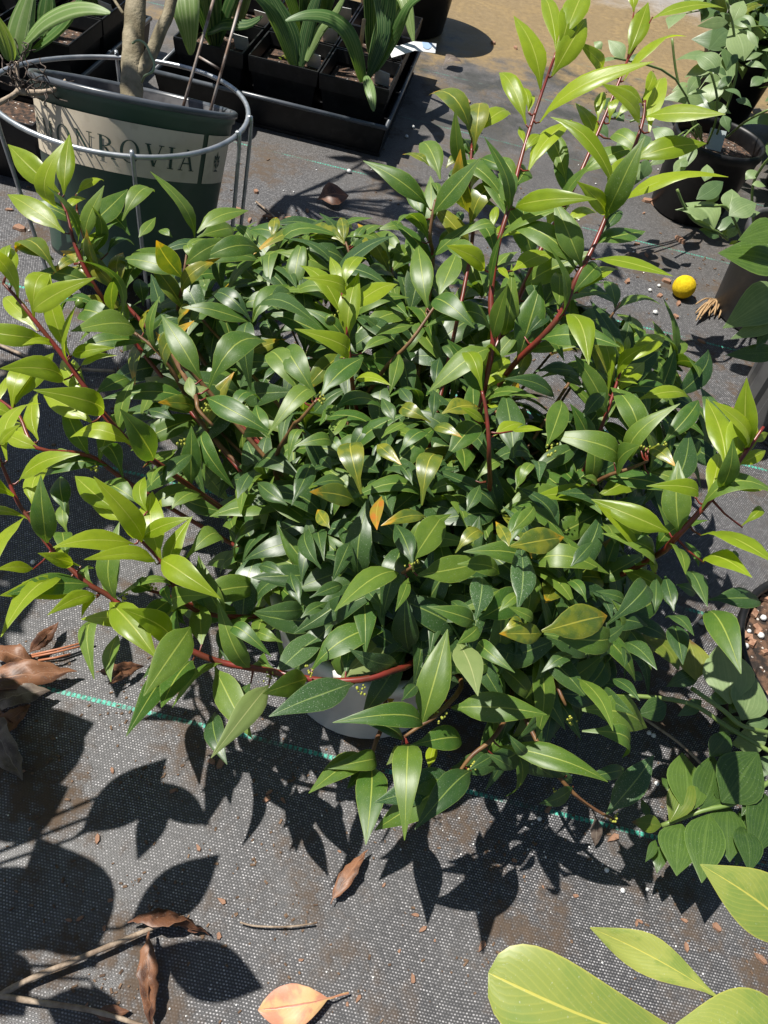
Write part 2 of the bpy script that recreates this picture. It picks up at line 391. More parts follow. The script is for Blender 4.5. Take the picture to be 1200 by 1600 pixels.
class LeafMass:
    """many leaves too many to pick apart: one mesh with a material slot per kind"""
    def __init__(s, mats): s.mats = mats; s.v = []; s.f = []; s.u = []; s.mi = []; s.r = []; s.n = 0
    def add(s, kind, k, base, tip, nh, mat, wf=1.0):
        V, Fc, U = SH[kind][k % len(SH[kind])]; Mx = np.array(leaf_matrix(Vector(base), Vector(tip), Vector(nh), wf))
        A = np.asarray(V) @ Mx[:3, :3].T + Mx[:3, 3]
        s.v.append(A); s.f.append(np.asarray(Fc) + s.n); s.u.append(np.asarray(U)); s.n += len(A)
        s.mi += [s.mats.index(mat)] * len(Fc); s.r += [random.random()] * len(A)
    def build(s, name, parent, origin=None):
        me = mesh(name, np.concatenate(s.v), np.concatenate(s.f).tolist(), [MT[m] for m in s.mats], True, np.concatenate(s.u))
        me.polygons.foreach_set('material_index', s.mi)
        a = me.attributes.new('rnd', 'FLOAT', 'POINT'); a.data.foreach_set('value', s.r)
        o = obj(name, me, parent); o['kind'] = 'stuff'; return o

# ================================================================== the shrub
POT_C = Vector((0.020, 0.414, 0))
shrub = empty('potted_shrub', POT_C, 'large bushy evergreen shrub with red stems in a white pot', 'shrub')
pm = MB(); pm.lathe([(.0, .004), (.088, .004), (.091, .0), (.094, .006), (.108, .150), (.114, .152), (.116, .168), (.113, .173), (.106, .172), (.103, .155), (.098, .14), (.0, .14)], 48, Matrix.Translation(POT_C))
shrub_pot = obj('pot', pm.mesh('pot', M_white), shrub)
shrub_pot['label'] = 'white plastic pot with black print under the leaves'
sm = MB(); sm.lathe([(.1005, .148), (.07, .152), (.0, .154)], 32, Matrix.Translation(POT_C)); obj('soil', sm.mesh('soil', M_soil), shrub)
# black print on the pot wall: a leafy mark, and letter shapes further round
def on_wall(th, z, off=.0006):
    rr = .094 + (.108 - .094) * (z - .006) / .144 + off
    return POT_C + Vector((rr * math.sin(th), -rr * math.cos(th), z))
def wall_quad(mb, th, z, wth, hz, slant=0, off=.0006):
    mb.add([on_wall(th, z, off), on_wall(th + wth, z, off), on_wall(th + wth + slant, z + hz, off), on_wall(th + slant, z + hz, off)], [(0, 1, 2, 3)])
pr = MB(); rp = random.Random(3)
for k in range(46):
    uu = rp.gauss(0, 1); wall_quad(pr, -.62 + .13 * uu + rp.gauss(0, .05), .080 - .008 * uu + rp.gauss(0, .008), rp.uniform(.008, .03), rp.uniform(.001, .0035), rp.uniform(-.02, .02), .0006 + k * 1e-5)
obj('print_mark', pr.mesh('print_mark', M_ink, False), shrub_pot)
tm = MB()
wall_quad(tm, .52, .080, .035, .010, 0, .0006); wall_quad(tm, .60, .076, .022, .020, .03, .0008); wall_quad(tm, .66, .084, .05, .006, .01, .0010)
obj('print_mark', tm.mesh('print_mark', M_ink, False), shrub_pot)
tm = MB()
for k in range(6): wall_quad(tm, -.30 + .014 * k, .128 - .0035 * k, .018, -.0045, .014, .0006 + k * 2e-5)
obj('print_mark', tm.mesh('print_mark', M_ink, False), shrub_pot)

# --- mound: where the leaves of the bush stand
EC = Vector((.055, .475, .13))
def esc(p):
    q = p - EC
    ax = .34; ay = .36 if q.y > 0 else .29; azz = .215 if q.z > 0 else .18
    return Vector((q.x / ax, q.y / ay, q.z / azz))
def mound_depth(x, y):
    d = ray(x, y); best = None; bt = None
    t = .3
    while t < 1.3:
        r = esc(CAMP + d * t).length
        if r <= 1.0: return t
        if best is None or r < best: best, bt = r, t
        t += .004
    return bt

# --- red shoots and twigs surveyed from the photograph: (x, y, distance)
SHOOTS = {
 'S1': [(869, 82, .68), (845, 150, .69), (817, 238, .69), (796, 322, .68), (778, 385, .68), (767, 467, .68), (771, 530, .68), (758, 600, .70), (735, 700, .74), (690, 800, .80)],
 'S2': [(981, 93, .73), (945, 182, .73), (896, 294, .73), (840, 400, .73), (800, 490, .73), (768, 560, .72), (745, 650, .75)],
 'S3': [(1008, 157, .66), (1001, 203, .66), (962, 301, .66), (930, 380, .66), (900, 437, .66), (878, 487, .67), (850, 523, .68), (800, 573, .71), (750, 650, .76)],
 'S4': [(975, 563, .73), (960, 610, .73), (940, 667, .73), (910, 740, .74), (860, 830, .78)],
 'S5': [(1193, 667, .60), (1163, 710, .60), (1113, 777, .61), (1053, 843, .63), (1025, 868, .66), (930, 910, .74)],
 'F1': [(533, 448, .70), (540, 500, .70), (547, 560, .71), (551, 604, .73), (560, 680, .80)],
 'F3': [(753, 611, .61), (760, 646, .61), (764, 716, .62), (755, 790, .70)],
 'A1': [(92, 305, .74), (105, 336, .74), (118, 385, .74), (150, 450, .75), (230, 560, .80)],
 'A2': [(120, 328, .76), (128, 360, .76), (145, 400, .76), (200, 480, .78)],
 'L1': [(5, 443, .64), (25, 464, .64), (53, 499, .64), (108, 569, .65), (161, 646, .66), (210, 698, .67), (259, 733, .68), (340, 790, .74), (430, 850, .78)],
 'L2': [(133, 464, .74), (196, 510, .73), (245, 548, .73), (273, 586, .74), (330, 680, .78)],
 'L0': [(-20, 690, .60), (0, 720, .60), (28, 785, .60), (52, 818, .60), (80, 857, .60), (133, 909, .60), (175, 934, .605), (235, 983, .61), (301, 1018, .615), (350, 1036, .62), (410, 1046, .62), (445, 1053, .61), (500, 1063, .61), (564, 1062, .61), (612, 1048, .62), (650, 1030, .65), (700, 960, .74)],
 'L3': [(0, 625, .70), (30, 650, .69), (58, 700, .68), (140, 712, .70), (210, 760, .72)],
 'G2': [(198, 824, .60), (252, 878, .60), (287, 941, .63), (340, 962, .66), (440, 960, .72)],
 'G3': [(205, 915, .63), (260, 930, .65), (300, 945, .67), (420, 960, .72)],
 'F2': [(690, 468, .74), (680, 478, .74), (641, 534, .74), (596, 583, .76), (560, 660, .80)],
 'H1': [(632, 1151, .595), (655, 1135, .595), (690, 1110, .60), (720, 1060, .65)],
 'H2': [(711, 1218, .62), (722, 1200, .62), (740, 1178, .62), (775, 1148, .63), (800, 1090, .67), (780, 1020, .74)],
 'H3': [(583, 1215, .655), (580, 1188, .655), (587, 1160, .655), (600, 1120, .68)],
 'I1': [(964, 1283, .67), (930, 1265, .67), (897, 1240, .67), (860, 1195, .67), (820, 1120, .69), (790, 1040, .74)],
 'I2': [(884, 1102, .65), (876, 1085, .65), (860, 1050, .67), (820, 1000, .74)],
 'D1': [(1012, 720, .68), (985, 732, .68), (940, 748, .70), (880, 790, .75)],
 'A3': [(292, 395, .76), (288, 425, .76), (285, 450, .77), (290, 520, .80)],
 'B1': [(680, 313, .78), (676, 335, .78), (672, 372, .79), (675, 430, .82)],
 'B2': [(737, 228, .80), (735, 270, .80), (733, 320, .80), (735, 400, .81)],
 'B3': [(540, 378, .82), (547, 402, .82), (550, 440, .83)],
 'E1': [(333, 665, .62), (310, 640, .62), (305, 618, .63), (280, 560, .70)],
 'F4': [(495, 625, .62), (470, 655, .63), (456, 670, .65), (430, 740, .72)],
 'H4': [(645, 885, .60), (620, 900, .62), (580, 915, .66), (560, 960, .72)],
}
RED = {'S1', 'S2', 'S3', 'S4', 'S5', 'F1', 'F3', 'A1', 'A2', 'L1', 'L0', 'G2', 'G3', 'L3', 'B2'}
for nm, nodes in SHOOTS.items():
    pts = [PD(*q) for q in nodes]
    pts = [p if p.z > .012 else Vector((p.x, p.y, .012)) for p in pts]
    anch = POT_C + Vector((random.uniform(-.03, .03), random.uniform(-.03, .03), .15))
    pts2 = pts + [pts[-1].lerp(anch, .55) - Vector((0, 0, .01)), anch]
    path = smooth_path(pts2, 4); k = len(path)
    big = nm in ('S1', 'S2', 'S3', 'L0', 'L1', 'S5')
    r0 = .0012; r1 = .0028 if big else .0022
    rad = [(r0 + (r1 - r0) * min(1, (i / k) * 2.2)) for i in range(k)]
    tb = MB(); tb.tube(path, rad, 7)
    o = obj('stem', tb.mesh('stem', M_red if nm in RED else M_twig), shrub)

# --- leaves surveyed from nine squares of the photograph: base x y, tip x y, kind
TILES = {
 'A': (0, 0, .35, """265 860 35 645 y;285 870 310 600 y;255 845 65 725 y;340 870 465 785 y;290 950 385 880 y;290 1040 25 850 y;360 1110 430 1035 y;
  870 1060 670 765 m;380 1030 570 845 m;545 985 695 835 m;580 1050 440 935 m;620 1060 695 970 m;880 1040 1110 940 m;880 1060 1060 1010 m;770 1060 705 1030 m;
  240 1160 60 1105 o;480 1200 265 1110 o;30 1190 40 1080 y;560 1200 750 1105 m;830 1110 920 1065 m;1050 1000 1130 1080 m;890 1170 1180 1110 m;480 1130 600 1080 d;330 1180 480 1120 m"""),
 'B': (380, 0, .35, """1020 620 830 400 o;1030 670 1060 440 o;1025 610 1200 475 y;1010 680 920 615 m;880 800 790 605 m;830 740 710 690 o;905 750 990 680 o;830 930 540 710 m;800 970 740 805 m;
  870 870 840 810 m;900 840 1035 770 d;1060 710 1200 760 m;950 720 1170 880 m;940 880 1110 900 m;1080 780 1170 960 m;930 1040 980 930 d;455 1090 270 1010 o;450 1090 435 955 o;480 1095 640 985 m;
  490 1100 550 1010 m;470 1160 550 1140 y;130 1070 145 955 o;180 1170 300 1040 m;100 1190 0 1110 m;140 1200 120 1060 d;370 1200 290 1095 m;30 1080 0 1000 d;720 1140 575 1035 m;770 1190 735 1045 m;
  720 1060 600 1020 m;1120 1060 975 1040 m;1120 1060 1190 1010 y;1110 1030 1130 905 y;1070 1200 905 1085 m;560 1120 620 1100 d;800 1080 830 960 d;880 1130 930 1010 m;640 1170 700 1080 d"""),
 'C': (780, 0, .35, """185 400 65 70 y;255 230 200 -60 y;260 230 300 30 y;280 190 385 -60 y;235 340 400 70 y;575 250 665 10 y;600 60 585 -60 y;680 85 1010 15 y;555 360 825 120 y;180 545 690 275 y;
  455 315 350 185 y;640 440 690 310 y;670 590 735 300 y;655 520 1010 510 y;640 460 520 380 y;625 560 460 375 y;520 530 635 465 y;430 630 340 460 y;490 550 530 430 y;515 860 265 490 y;
  590 720 925 640 y;530 915 1020 765 y;480 960 360 810 y;110 640 90 565 y;110 680 195 600 y;130 760 330 530 y;300 820 200 560 m;70 930 400 870 y;120 555 0 290 y;130 500 95 375 y;135 500 150 410 y;
  55 930 0 760 m;70 800 0 690 m;340 1200 30 985 m;210 1020 340 860 y;300 1010 440 940 y;480 870 590 690 y;460 1040 550 920 d;0 1060 130 1020 y;60 1200 260 1110 m;100 1130 100 870 m;440 540 460 390 y;500 620 660 700 m"""),
 'D': (800, 380, .33333, """390 75 755 155 y;310 230 510 90 y;215 310 225 110 m;60 270 250 515 m;255 335 360 570 y;450 705 350 440 y;0 130 210 40 y;280 90 140 0 m;110 600 355 620 d;200 730 0 620 d;
  525 580 725 410 y;540 520 715 490 y;520 520 485 455 y;530 520 545 435 y;490 640 590 660 y;580 740 850 700 y;605 970 470 660 m;625 960 530 670 d;480 1030 165 885 m;160 960 255 710 m;700 945 890 715 m;
  640 965 765 1040 o;0 880 145 875 y;1000 1050 910 730 y;1090 960 940 740 y;1000 1080 1110 770 y;1110 930 1135 840 y;1130 930 1200 890 y;1060 1040 1200 970 y;920 1190 975 980 y;950 1000 895 660 d;
  960 900 1010 740 d;760 1140 830 880 d;860 1190 655 1130 y;1010 1160 1200 1130 y;360 1190 90 1190 y;380 1200 610 1100 y;400 1130 320 1100 m;320 1160 140 1010 m;30 1140 110 1030 m;330 820 440 700 d;
  840 1010 880 920 m;240 620 330 670 d;380 1090 520 1010 d;640 1080 700 1000 d;60 440 180 330 d;100 480 20 420 d"""),
 'E': (0, 380, .35, """50 190 40 0 y;165 390 0 210 y;150 310 385 150 y;310 500 200 130 y;240 470 115 440 y;285 610 0 560 y;400 690 265 510 y;320 500 490 460 y;360 550 500 490 y;65 720 240 490 y;
  30 970 160 690 y;0 900 90 810 y;85 1060 310 930 y;150 1180 210 990 y;410 800 195 680 y;370 720 200 680 y;440 980 600 730 m;415 680 590 590 m;420 1010 220 980 m;620 1160 455 1060 m;655 1200 640 1035 y;
  530 1200 335 1040 y;290 1200 270 1030 m;850 700 455 695 m;900 610 720 320 m;930 650 1195 420 m;600 390 330 380 m;600 390 360 320 m;530 230 270 20 o;390 150 310 110 o;250 130 60 20 o;330 90 240 130 o;
  550 230 750 20 m;640 400 660 285 o;640 280 620 150 d;810 150 530 70 m;880 100 830 0 m;1000 170 840 160 m;1180 90 880 70 m;1180 220 1060 90 m;960 300 790 240 m;980 450 1120 260 m;940 530 1000 350 d;
  870 700 840 590 p;860 690 930 640 p;920 690 1200 830 m;920 840 1030 1085 m;920 900 740 850 m;900 905 900 1110 d;640 1000 790 920 m;780 790 640 750 d;1060 1140 1140 1000 d;760 1190 900 1110 m;
  720 1080 860 940 d;690 900 660 780 d;1030 800 1170 690 m;170 880 170 640 y;0 700 25 600 y;1010 280 1020 180 o;1150 330 1060 420 d;560 880 620 800 m;1100 870 1190 860 m"""),
 'F': (400, 380, .35, """385 340 210 70 y;390 200 490 50 y;410 440 460 130 y;405 310 640 165 y;375 190 330 60 y;380 240 230 150 y;375 510 200 380 y;270 690 120 450 m;290 680 480 510 m;200 690 45 470 m;
  250 700 60 830 m;350 740 590 740 m;310 790 350 710 m;60 870 0 720 m;520 880 400 740 m;765 290 720 0 m;820 230 900 30 m;680 330 550 215 m;790 260 965 360 m;760 370 1070 400 m;535 410 700 365 m;
  470 490 620 420 m;690 180 560 0 m;640 490 600 650 m;1050 470 770 665 m;440 610 595 625 y;800 650 820 510 d;790 780 800 660 d;1010 660 920 480 y;1040 720 1125 480 y;1015 660 1150 600 y;1030 720 1115 760 y;
  1020 800 920 730 y;830 760 1010 730 o;780 800 640 730 o;790 830 915 860 o;560 870 725 785 m;540 900 650 990 o;840 970 1010 790 m;1060 860 1200 800 y;470 1120 435 880 o;740 1170 830 940 o;880 1170 660 970 m;
  850 1040 1075 1110 m;980 1060 1110 975 m;440 1150 240 1110 o;560 1130 540 1280 r;160 1170 250 960 d;140 1170 0 1060 d;330 900 180 900 m;220 850 140 960 m;330 880 410 760 m;335 900 400 960 m;640 940 780 840 m;
  520 1000 610 960 m;1150 960 1110 660 d;940 1200 1000 1080 d;1160 1100 1190 980 m;400 1080 250 1080 d;1080 110 1130 160 y;1020 120 850 10 y;90 170 60 0 d;120 180 190 90 o;60 250 40 190 d;110 300 240 150 m;
  540 700 480 590 d;620 800 560 690 d;700 720 640 640 d;900 560 830 450 d;480 330 560 220 d;30 620 120 540 d;700 1080 640 980 d;340 1010 290 960 d"""),
 'G': (0, 780, .35, """300 150 300 0 m;550 100 390 0 y;680 130 720 0 y;630 170 825 85 y;600 200 265 180 y;700 290 375 270 y;720 270 970 435 y;825 270 1005 180 m;860 440 1200 390 m;150 310 0 300 y;290 370 0 585 y;
  340 400 0 430 y;330 290 180 240 y;360 300 260 190 y;430 430 235 490 y;430 440 365 510 y;490 460 690 700 y;500 440 480 300 m;420 390 410 300 m;500 570 400 780 m;530 600 470 790 m;850 570 640 880 m;
  860 720 720 930 m;720 830 575 1030 m;900 650 880 450 m;960 750 1110 1060 m;960 950 990 1160 d;1200 830 970 1120 p;1030 540 1020 730 d;1040 590 1200 690 m;1060 60 1180 290 d;740 390 760 460 m;830 560 760 470 d;
  -30 330 115 75 y;1120 820 1040 930 d;1180 480 1060 560 m;760 730 640 800 d"""),
 'H': (400, 780, .35, """570 310 340 85 d;685 290 855 50 m;640 330 350 500 m;720 340 1040 270 m;680 350 630 485 m;900 290 1100 330 m;700 290 620 110 d;760 80 575 100 o;950 45 1050 200 m;890 240 1020 140 o;1130 200 1200 30 m;
  1130 210 1070 100 o;1170 490 1180 200 s;210 490 10 500 d;200 530 320 460 d;240 440 400 370 d;200 470 150 320 d;290 310 220 120 d;420 190 350 350 d;130 340 0 290 d;985 540 1190 410 m;980 540 1010 330 s;990 545 860 440 d;
  970 550 780 480 m;980 555 910 470 m;990 570 905 640 m;1000 640 1140 765 m;900 640 990 860 p;870 580 650 490 s;1090 600 1200 570 o;80 790 340 575 s;120 640 0 590 m;250 760 600 555 m;380 800 650 580 p;400 770 470 420 s;
  760 760 605 535 m;740 1010 855 580 m;640 740 440 690 s;440 820 85 940 s;600 930 610 780 r;650 900 730 820 d;740 1020 370 980 m;660 1080 490 980 d;690 1100 940 1070 m;870 930 1300 960 m;520 1160 330 1200 m;650 1100 590 1180 p;
  680 1110 665 1490 m;100 160 70 60 m;470 560 560 440 d;820 880 760 740 d;1120 900 1000 780 d;560 480 470 380 d;330 130 270 40 o"""),
 'I': (780, 780, .35, """760 150 410 0 y;670 250 440 30 y;900 160 1250 300 y;910 280 1130 350 y;700 330 670 250 y;890 300 830 190 m;50 210 290 170 o;50 150 170 20 m;435 380 235 345 o;440 370 570 230 m;470 380 690 280 m;390 460 300 360 m;
  190 590 500 520 o;200 600 530 610 m;190 600 0 600 o;150 540 40 480 m;0 500 105 410 m;480 560 660 370 d;690 510 700 350 d;780 500 740 340 d;200 610 430 700 d;0 640 50 770 m;930 450 1200 450 d;930 500 1080 780 m;740 530 870 610 d;
  780 560 820 740 d;120 820 305 860 o;0 830 300 870 m;370 940 660 1020 m;370 1035 575 1150 m;350 800 510 990 m;560 640 700 750 d;550 660 560 750 d;440 640 560 560 d;320 300 420 190 d;620 180 700 60 m;840 320 930 480 d;260 760 360 650 d;
  560 460 430 410 d;1080 120 1180 40 y;1020 300 1060 220 m;880 420 800 380 d;450 860 600 960 d;500 800 620 880 d;330 700 200 760 d"""),
 'J': (400, 1180, .35, """510 10 235 170 m;515 50 490 400 m;510 40 410 140 d;890 90 530 210 s;900 110 530 335 m;960 70 735 305 d;770 60 800 -60 y;870 60 1100 30 d;1060 0 960 60 d"""),
 'K': (780, 1180, .35, """0 -40 490 95 m;480 265 690 0 s;560 60 400 100 d;330 140 190 220 d;230 60 330 130 d;120 -10 40 -90 d;60 60 -40 0 d;300 90 210 40 d"""),
}
shoot_px = {nm: [(q[0], q[1], q[2]) for q in nd] for nm, nd in SHOOTS.items()}
def shoot_depth(x, y, lim, full=False):
    best = (lim, None)
    for nm, nd in shoot_px.items():
        for (x0, y0, d0), (x1, y1, d1) in zip(nd[:-1], nd[1:]):
            vx, vy = x1 - x0, y1 - y0; q = max(0, min(1, ((x - x0) * vx + (y - y0) * vy) / (vx * vx + vy * vy + 1e-9)))
            ds = math.hypot(x - x0 - q * vx, y - y0 - q * vy)
            if ds < best[0]: best = (ds, d0 + (d1 - d0) * q, x0 + q * vx, y0 + q * vy)
    if full: return best
    return best[1]
allleaves = []; pets = MB()
for tn, (x0, y0, s, txt) in TILES.items():
    for i, e in enumerate(txt.replace('\n', '').split(';')):
        q = e.split()
        if len(q) < 5: continue
        bx, by, tx, ty = x0 + float(q[0]) * s, y0 + float(q[1]) * s, x0 + float(q[2]) * s, y0 + float(q[3]) * s; c = q[4]
        nb = shoot_depth(bx, by, 85 if c == 'y' else 24, True); d = nb[1]
        dm = mound_depth(bx, by)
        deep = 0
        if d is None:
            deep = {'d': random.uniform(.01, .05), 'm': random.uniform(-.01, .03)}.get(c, random.uniform(-.015, .012)); d = dm + deep
        base = PD(bx, by, d)
        if nb[1] is not None:                      # leaf stalk runs to its shoot
            sp_ = PD(nb[2], nb[3], nb[1])
            if nb[0] > 3: pets.tube([base + (base - sp_) * .05, base.lerp(sp_, .5) - Vector((0, 0, .002)), sp_], [.0007, .0009, .0012], 5)
        if base.z < .03: base = PZ(bx, by, .03)
        pxl = math.hypot(tx - bx, ty - by); proj = pxl / FPX * d
        L = random.uniform(.070, .084) if c in 'md so' else random.uniform(.066, .086)
        if proj < .035: L = max(.03, proj * 1.35)
        elif proj < L: L = max(proj * 1.04, min(L, proj * 1.45))
        tip, L = tip_on_ray(base, tx, ty, L, .10 if c != 'y' else .35)
        if tip.z < .015: tip.z = .015
        out = (base - EC); out.z *= .5
        if out.length > 1e-5: out.normalize()
        nh = Vector((-.12, -.10, .85)) + out * .30 + (CAMP - base).normalized() * .45 + Vector((random.gauss(0, .28), random.gauss(0, .28), random.gauss(0, .15)))
        ax_ = (tip - base).normalized(); vw = (CAMP - base).normalized(); zz = nh - ax_ * nh.dot(ax_); zz.normalize()
        vperp = vw - ax_ * vw.dot(ax_)
        if zz.dot(vw) < (.40 if c == 'y' else .52) * vperp.length: nh = vperp.normalized() * .9 + zz * .55
        kind = 'lance'
        if pxl < 30: kind = 'tiny' if c == 'y' else 'lance'
        elif random.random() < (.28 if c in 'mo' else .10): kind = 'arch'
        wf = random.uniform(.88, 1.12) * (1.0 if L < .082 else .82 * .082 / L) * (.9 if c == 'y' else 1.0)
        if pxl / FPX * d < L * .75: wf *= 1.0
        allleaves.append((pxl, kind, random.randrange(40), base, tip, nh, c, wf))
allleaves.sort(key=lambda q: -q[0])
po = obj('leaf_stalks', pets.mesh('leaf_stalks', M_red), shrub); po['kind'] = 'stuff'
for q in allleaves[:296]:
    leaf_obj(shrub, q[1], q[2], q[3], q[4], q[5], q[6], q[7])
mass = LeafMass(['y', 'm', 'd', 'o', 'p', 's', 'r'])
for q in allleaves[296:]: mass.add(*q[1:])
# leaves of the inner bush, whorl by whorl
def whorl(c, axis, n, L0, cls, ang=None):
    axis = axis.normalized(); a = axis.orthogonal().normalized(); b = axis.cross(a); ph = random.uniform(0, 6.28)
    for j in range(n):
        th = ph + 2 * math.pi * j / n + random.gauss(0, .25); el = random.uniform(-.1, .75) if ang is None else ang
        dr = (a * math.cos(th) + b * math.sin(th)) * math.cos(el) + axis * math.sin(el)
        L = L0 * random.uniform(.75, 1.15); bs = c - axis * random.uniform(0, .02)
        tip = bs + dr * L; tip.z -= .012 * random.random()
        if tip.z < .02: continue
        m = random.choices(['m', 'd', 'o', 's'], cls)[0]
        mass.add('arch' if random.random() < .25 else 'lance', random.randrange(40), bs, tip, axis + Vector((random.gauss(0, .25), random.gauss(0, .25), .3)), m, random.uniform(.85, 1.15))
# more leaves along the side shoots
for nm, cls, step, tmax in (('L1', 'yym', .017, .95), ('L0', 'ym', .022, .75), ('L3', 'yym', .016, 1), ('G2', 'ym', .016, 1), ('G3', 'm', .018, 1), ('L2', 'mmo', .015, 1), ('A1', 'ym', .016, 1), ('A2', 'ymo', .014, 1), ('S1', 'ymm', .020, .9), ('S2', 'ymm', .020, 1), ('S3', 'ymm', .022, .9), ('S4', 'ym', .016, 1), ('S5', 'ym', .018, 1), ('B2', 'mo', .013, 1), ('B1', 'm', .012, 1), ('A3', 'mo', .012, 1), ('D1', 'm', .014, 1)):
    P = smooth_path([PD(*q) for q in SHOOTS[nm]], 6); acc = 0; ph = random.uniform(0, 6); n_ = int(len(P) * tmax); k_ = 0
    for i in range(1, n_):
        sg = P[i] - P[i - 1]; acc += sg.length
        if acc < step: continue
        acc = 0; k_ += 1; tn = -sg.normalized(); a_ = tn.orthogonal().normalized(); b_ = tn.cross(a_); th = ph + k_ * 2.4
        frac = i / len(P)
        if nm in ('S1', 'S2', 'S3') and frac < .28: continue
        dr = (tn * random.uniform(.5, 1.0) + a_ * math.cos(th) + b_ * math.sin(th)); dr.z += .25; dr.normalize()
        L = random.uniform(.052, .074); tip = P[i] + dr * L
        if tip.z < .03: continue
        c_ = cls[min(len(cls) - 1, int(frac * len(cls) + random.random() * .6))]
        mass.add('arch' if random.random() < .3 else 'lance', random.randrange(40), P[i], tip, Vector((-.25 + random.gauss(0, .3), -.3 + random.gauss(0, .3), 1)), c_, random.uniform(.85, 1.1))
inner = []
def lobe(c, ax, count, L0, cls, rlo=.62, rhi=.92, sep=.042):
    tries = 0; n0 = len(inner)
    while len(inner) - n0 < count and tries < 9000:
        tries += 1
        v = Vector((random.gauss(0, 1), random.gauss(0, 1), random.gauss(0, 1))).normalized()
        if v.z < -.25: continue
        rr = random.uniform(rlo, rhi)
        q = Vector((v.x * ax[0] * rr, v.y * (ax[1] if v.y > 0 else ax[2]) * rr, v.z * ax[3] * rr)); p = c + q
        if p.z < .05: continue
        if p.z < .21 and p.y < .40 and p.x < .15: continue
        if p.y < .39 and p.x < -.05: continue       # the open front-left where the pot shows
        if p.z < .22 and p.x < -.13 and p.y < .50: continue
        if p.z < .16 and p.y < .40 and p.x > .17: continue
        if p.z < .19 and p.x > .27 and p.y < .55: continue
        if p.z < .10 and p.y < .34: continue
        if any((p - o).length < sep for o in inner): continue
        inner.append(p); whorl(p, Vector((q.x * .8, q.y * .8, abs(q.z) + .12)), random.randint(5, 8), L0, cls)
        if len(inner) % 4 == 0:
            a = POT_C + Vector((random.uniform(-.05, .05), random.uniform(-.05, .05), .15)); md = a.lerp(p, .5) + Vector((0, 0, .015))
            tb = MB(); pth = smooth_path([p, md, a], 4); tb.tube(pth, [.0014 + .0012 * i / len(pth) for i in range(len(pth))], 6)
            obj('stem', tb.mesh('stem', M_twig), shrub)
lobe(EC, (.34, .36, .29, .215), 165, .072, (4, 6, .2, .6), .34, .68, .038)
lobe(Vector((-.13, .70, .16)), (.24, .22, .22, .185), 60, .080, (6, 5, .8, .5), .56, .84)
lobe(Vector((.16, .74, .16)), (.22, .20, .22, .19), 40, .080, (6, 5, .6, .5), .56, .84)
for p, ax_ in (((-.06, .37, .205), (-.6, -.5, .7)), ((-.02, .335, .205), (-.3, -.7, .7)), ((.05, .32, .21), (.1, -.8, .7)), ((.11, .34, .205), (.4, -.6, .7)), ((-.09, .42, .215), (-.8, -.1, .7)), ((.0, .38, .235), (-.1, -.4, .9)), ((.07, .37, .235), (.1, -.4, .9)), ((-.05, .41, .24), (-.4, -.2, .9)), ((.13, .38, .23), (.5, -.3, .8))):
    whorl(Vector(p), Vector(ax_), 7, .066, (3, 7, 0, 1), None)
mass.build('leaf_mass', shrub)
# little flower buds in the axils
def bud_cluster(p, n=9, s=.0024):
    mb = MB()
    for _ in range(n):
        c = p + Vector((random.gauss(0, s), random.gauss(0, s), random.gauss(0, s) + .002)); r = random.uniform(.0008, .0014)
        mb.lathe([(0, -r * 2.2), (r * .8, -r * .7), (r, 0), (r * .7, r * .8), (0, r * 1.5)], 6, Matrix.Translation(c))
    return mb.mesh('flower_bud', M_bud)
for x, y in [(643, 886), (335, 712), (150, 735), (283, 697), (325, 640), (690, 1122), (705, 1245), (893, 1130), (870, 1240), (738, 1196), (565, 1080), (860, 708), (1003, 702), (483, 1052), (424, 1055), (235, 917), (197, 940), (520, 500), (500, 625), (858, 862), (960, 1280), (1035, 700), (590, 930), (745, 818)]:
    d = shoot_depth(x, y, 40) or mound_depth(x, y)
    p = PD(x, y, d - .001)
    if p.z > .01: obj('flower_bud', bud_cluster(p), shrub)
for x, y in [(125, 474), (516, 500)]:
    p = PD(x, y, (shoot_depth(x, y, 60) or mound_depth(x, y)) - .01); mb = MB(); r = .0052
    mb.lathe([(r * math.sin(math.pi * i / 8), -r * math.cos(math.pi * i / 8)) for i in range(9)], 12, Matrix.Translation(p))
    obj('berry', mb.mesh('berry', simple('green_berry', (.10, .16, .025), .35)), shrub)

# ================================================================== the tilted nursery pot with a small tree
rc_px = (214, 142)
w0 = ray(*rc_px).normalized()
tl = math.radians(2.0)
A = camX * math.sin(tl) + camY * math.cos(tl); A = (A - w0 * A.dot(w0)).normalized()
AX = (A * .99 - w0 * .05).normalized()                    # pot axis: leans back and to the right
def solve_pot():
    lo, hi = .6, 1.6
    for _ in range(50):
        d = (lo + hi) / 2; R = 156 / FPX * d; H = 252 / FPX * d
        c = PD(*rc_px, d); rb = R * .80
        low = c.z - H * AX.z - rb * math.sqrt(1 - AX.z ** 2)
        if low > 0: lo = d
        else: hi = d
    return d
DP = solve_pot(); RP = 156 / FPX * DP; HP = 252 / FPX * DP; RIMC = PD(*rc_px, DP)
front = (-w0 - AX * (-w0).dot(AX)).normalized(); side = front.cross(AX) * -1   # side: to the viewer's right
side = AX.cross(front) * -1 if AX.cross(front).dot(camX) < 0 else AX.cross(front)
PM = Matrix.Identity(4)
for i in range(3):
    PM[i][0] = side[i]; PM[i][1] = -front[i]; PM[i][2] = AX[i]; PM[i][3] = (RIMC - AX * HP)[i]
print('tilted pot', DP, RP, HP, RIMC, AX)
ptree = empty('potted_tree', RIMC - AX * HP, 'small bare-trunked tree in a tilted dark green nursery pot with a cream printed band', 'tree')
rb = RP * .80; Rw = RP * .965
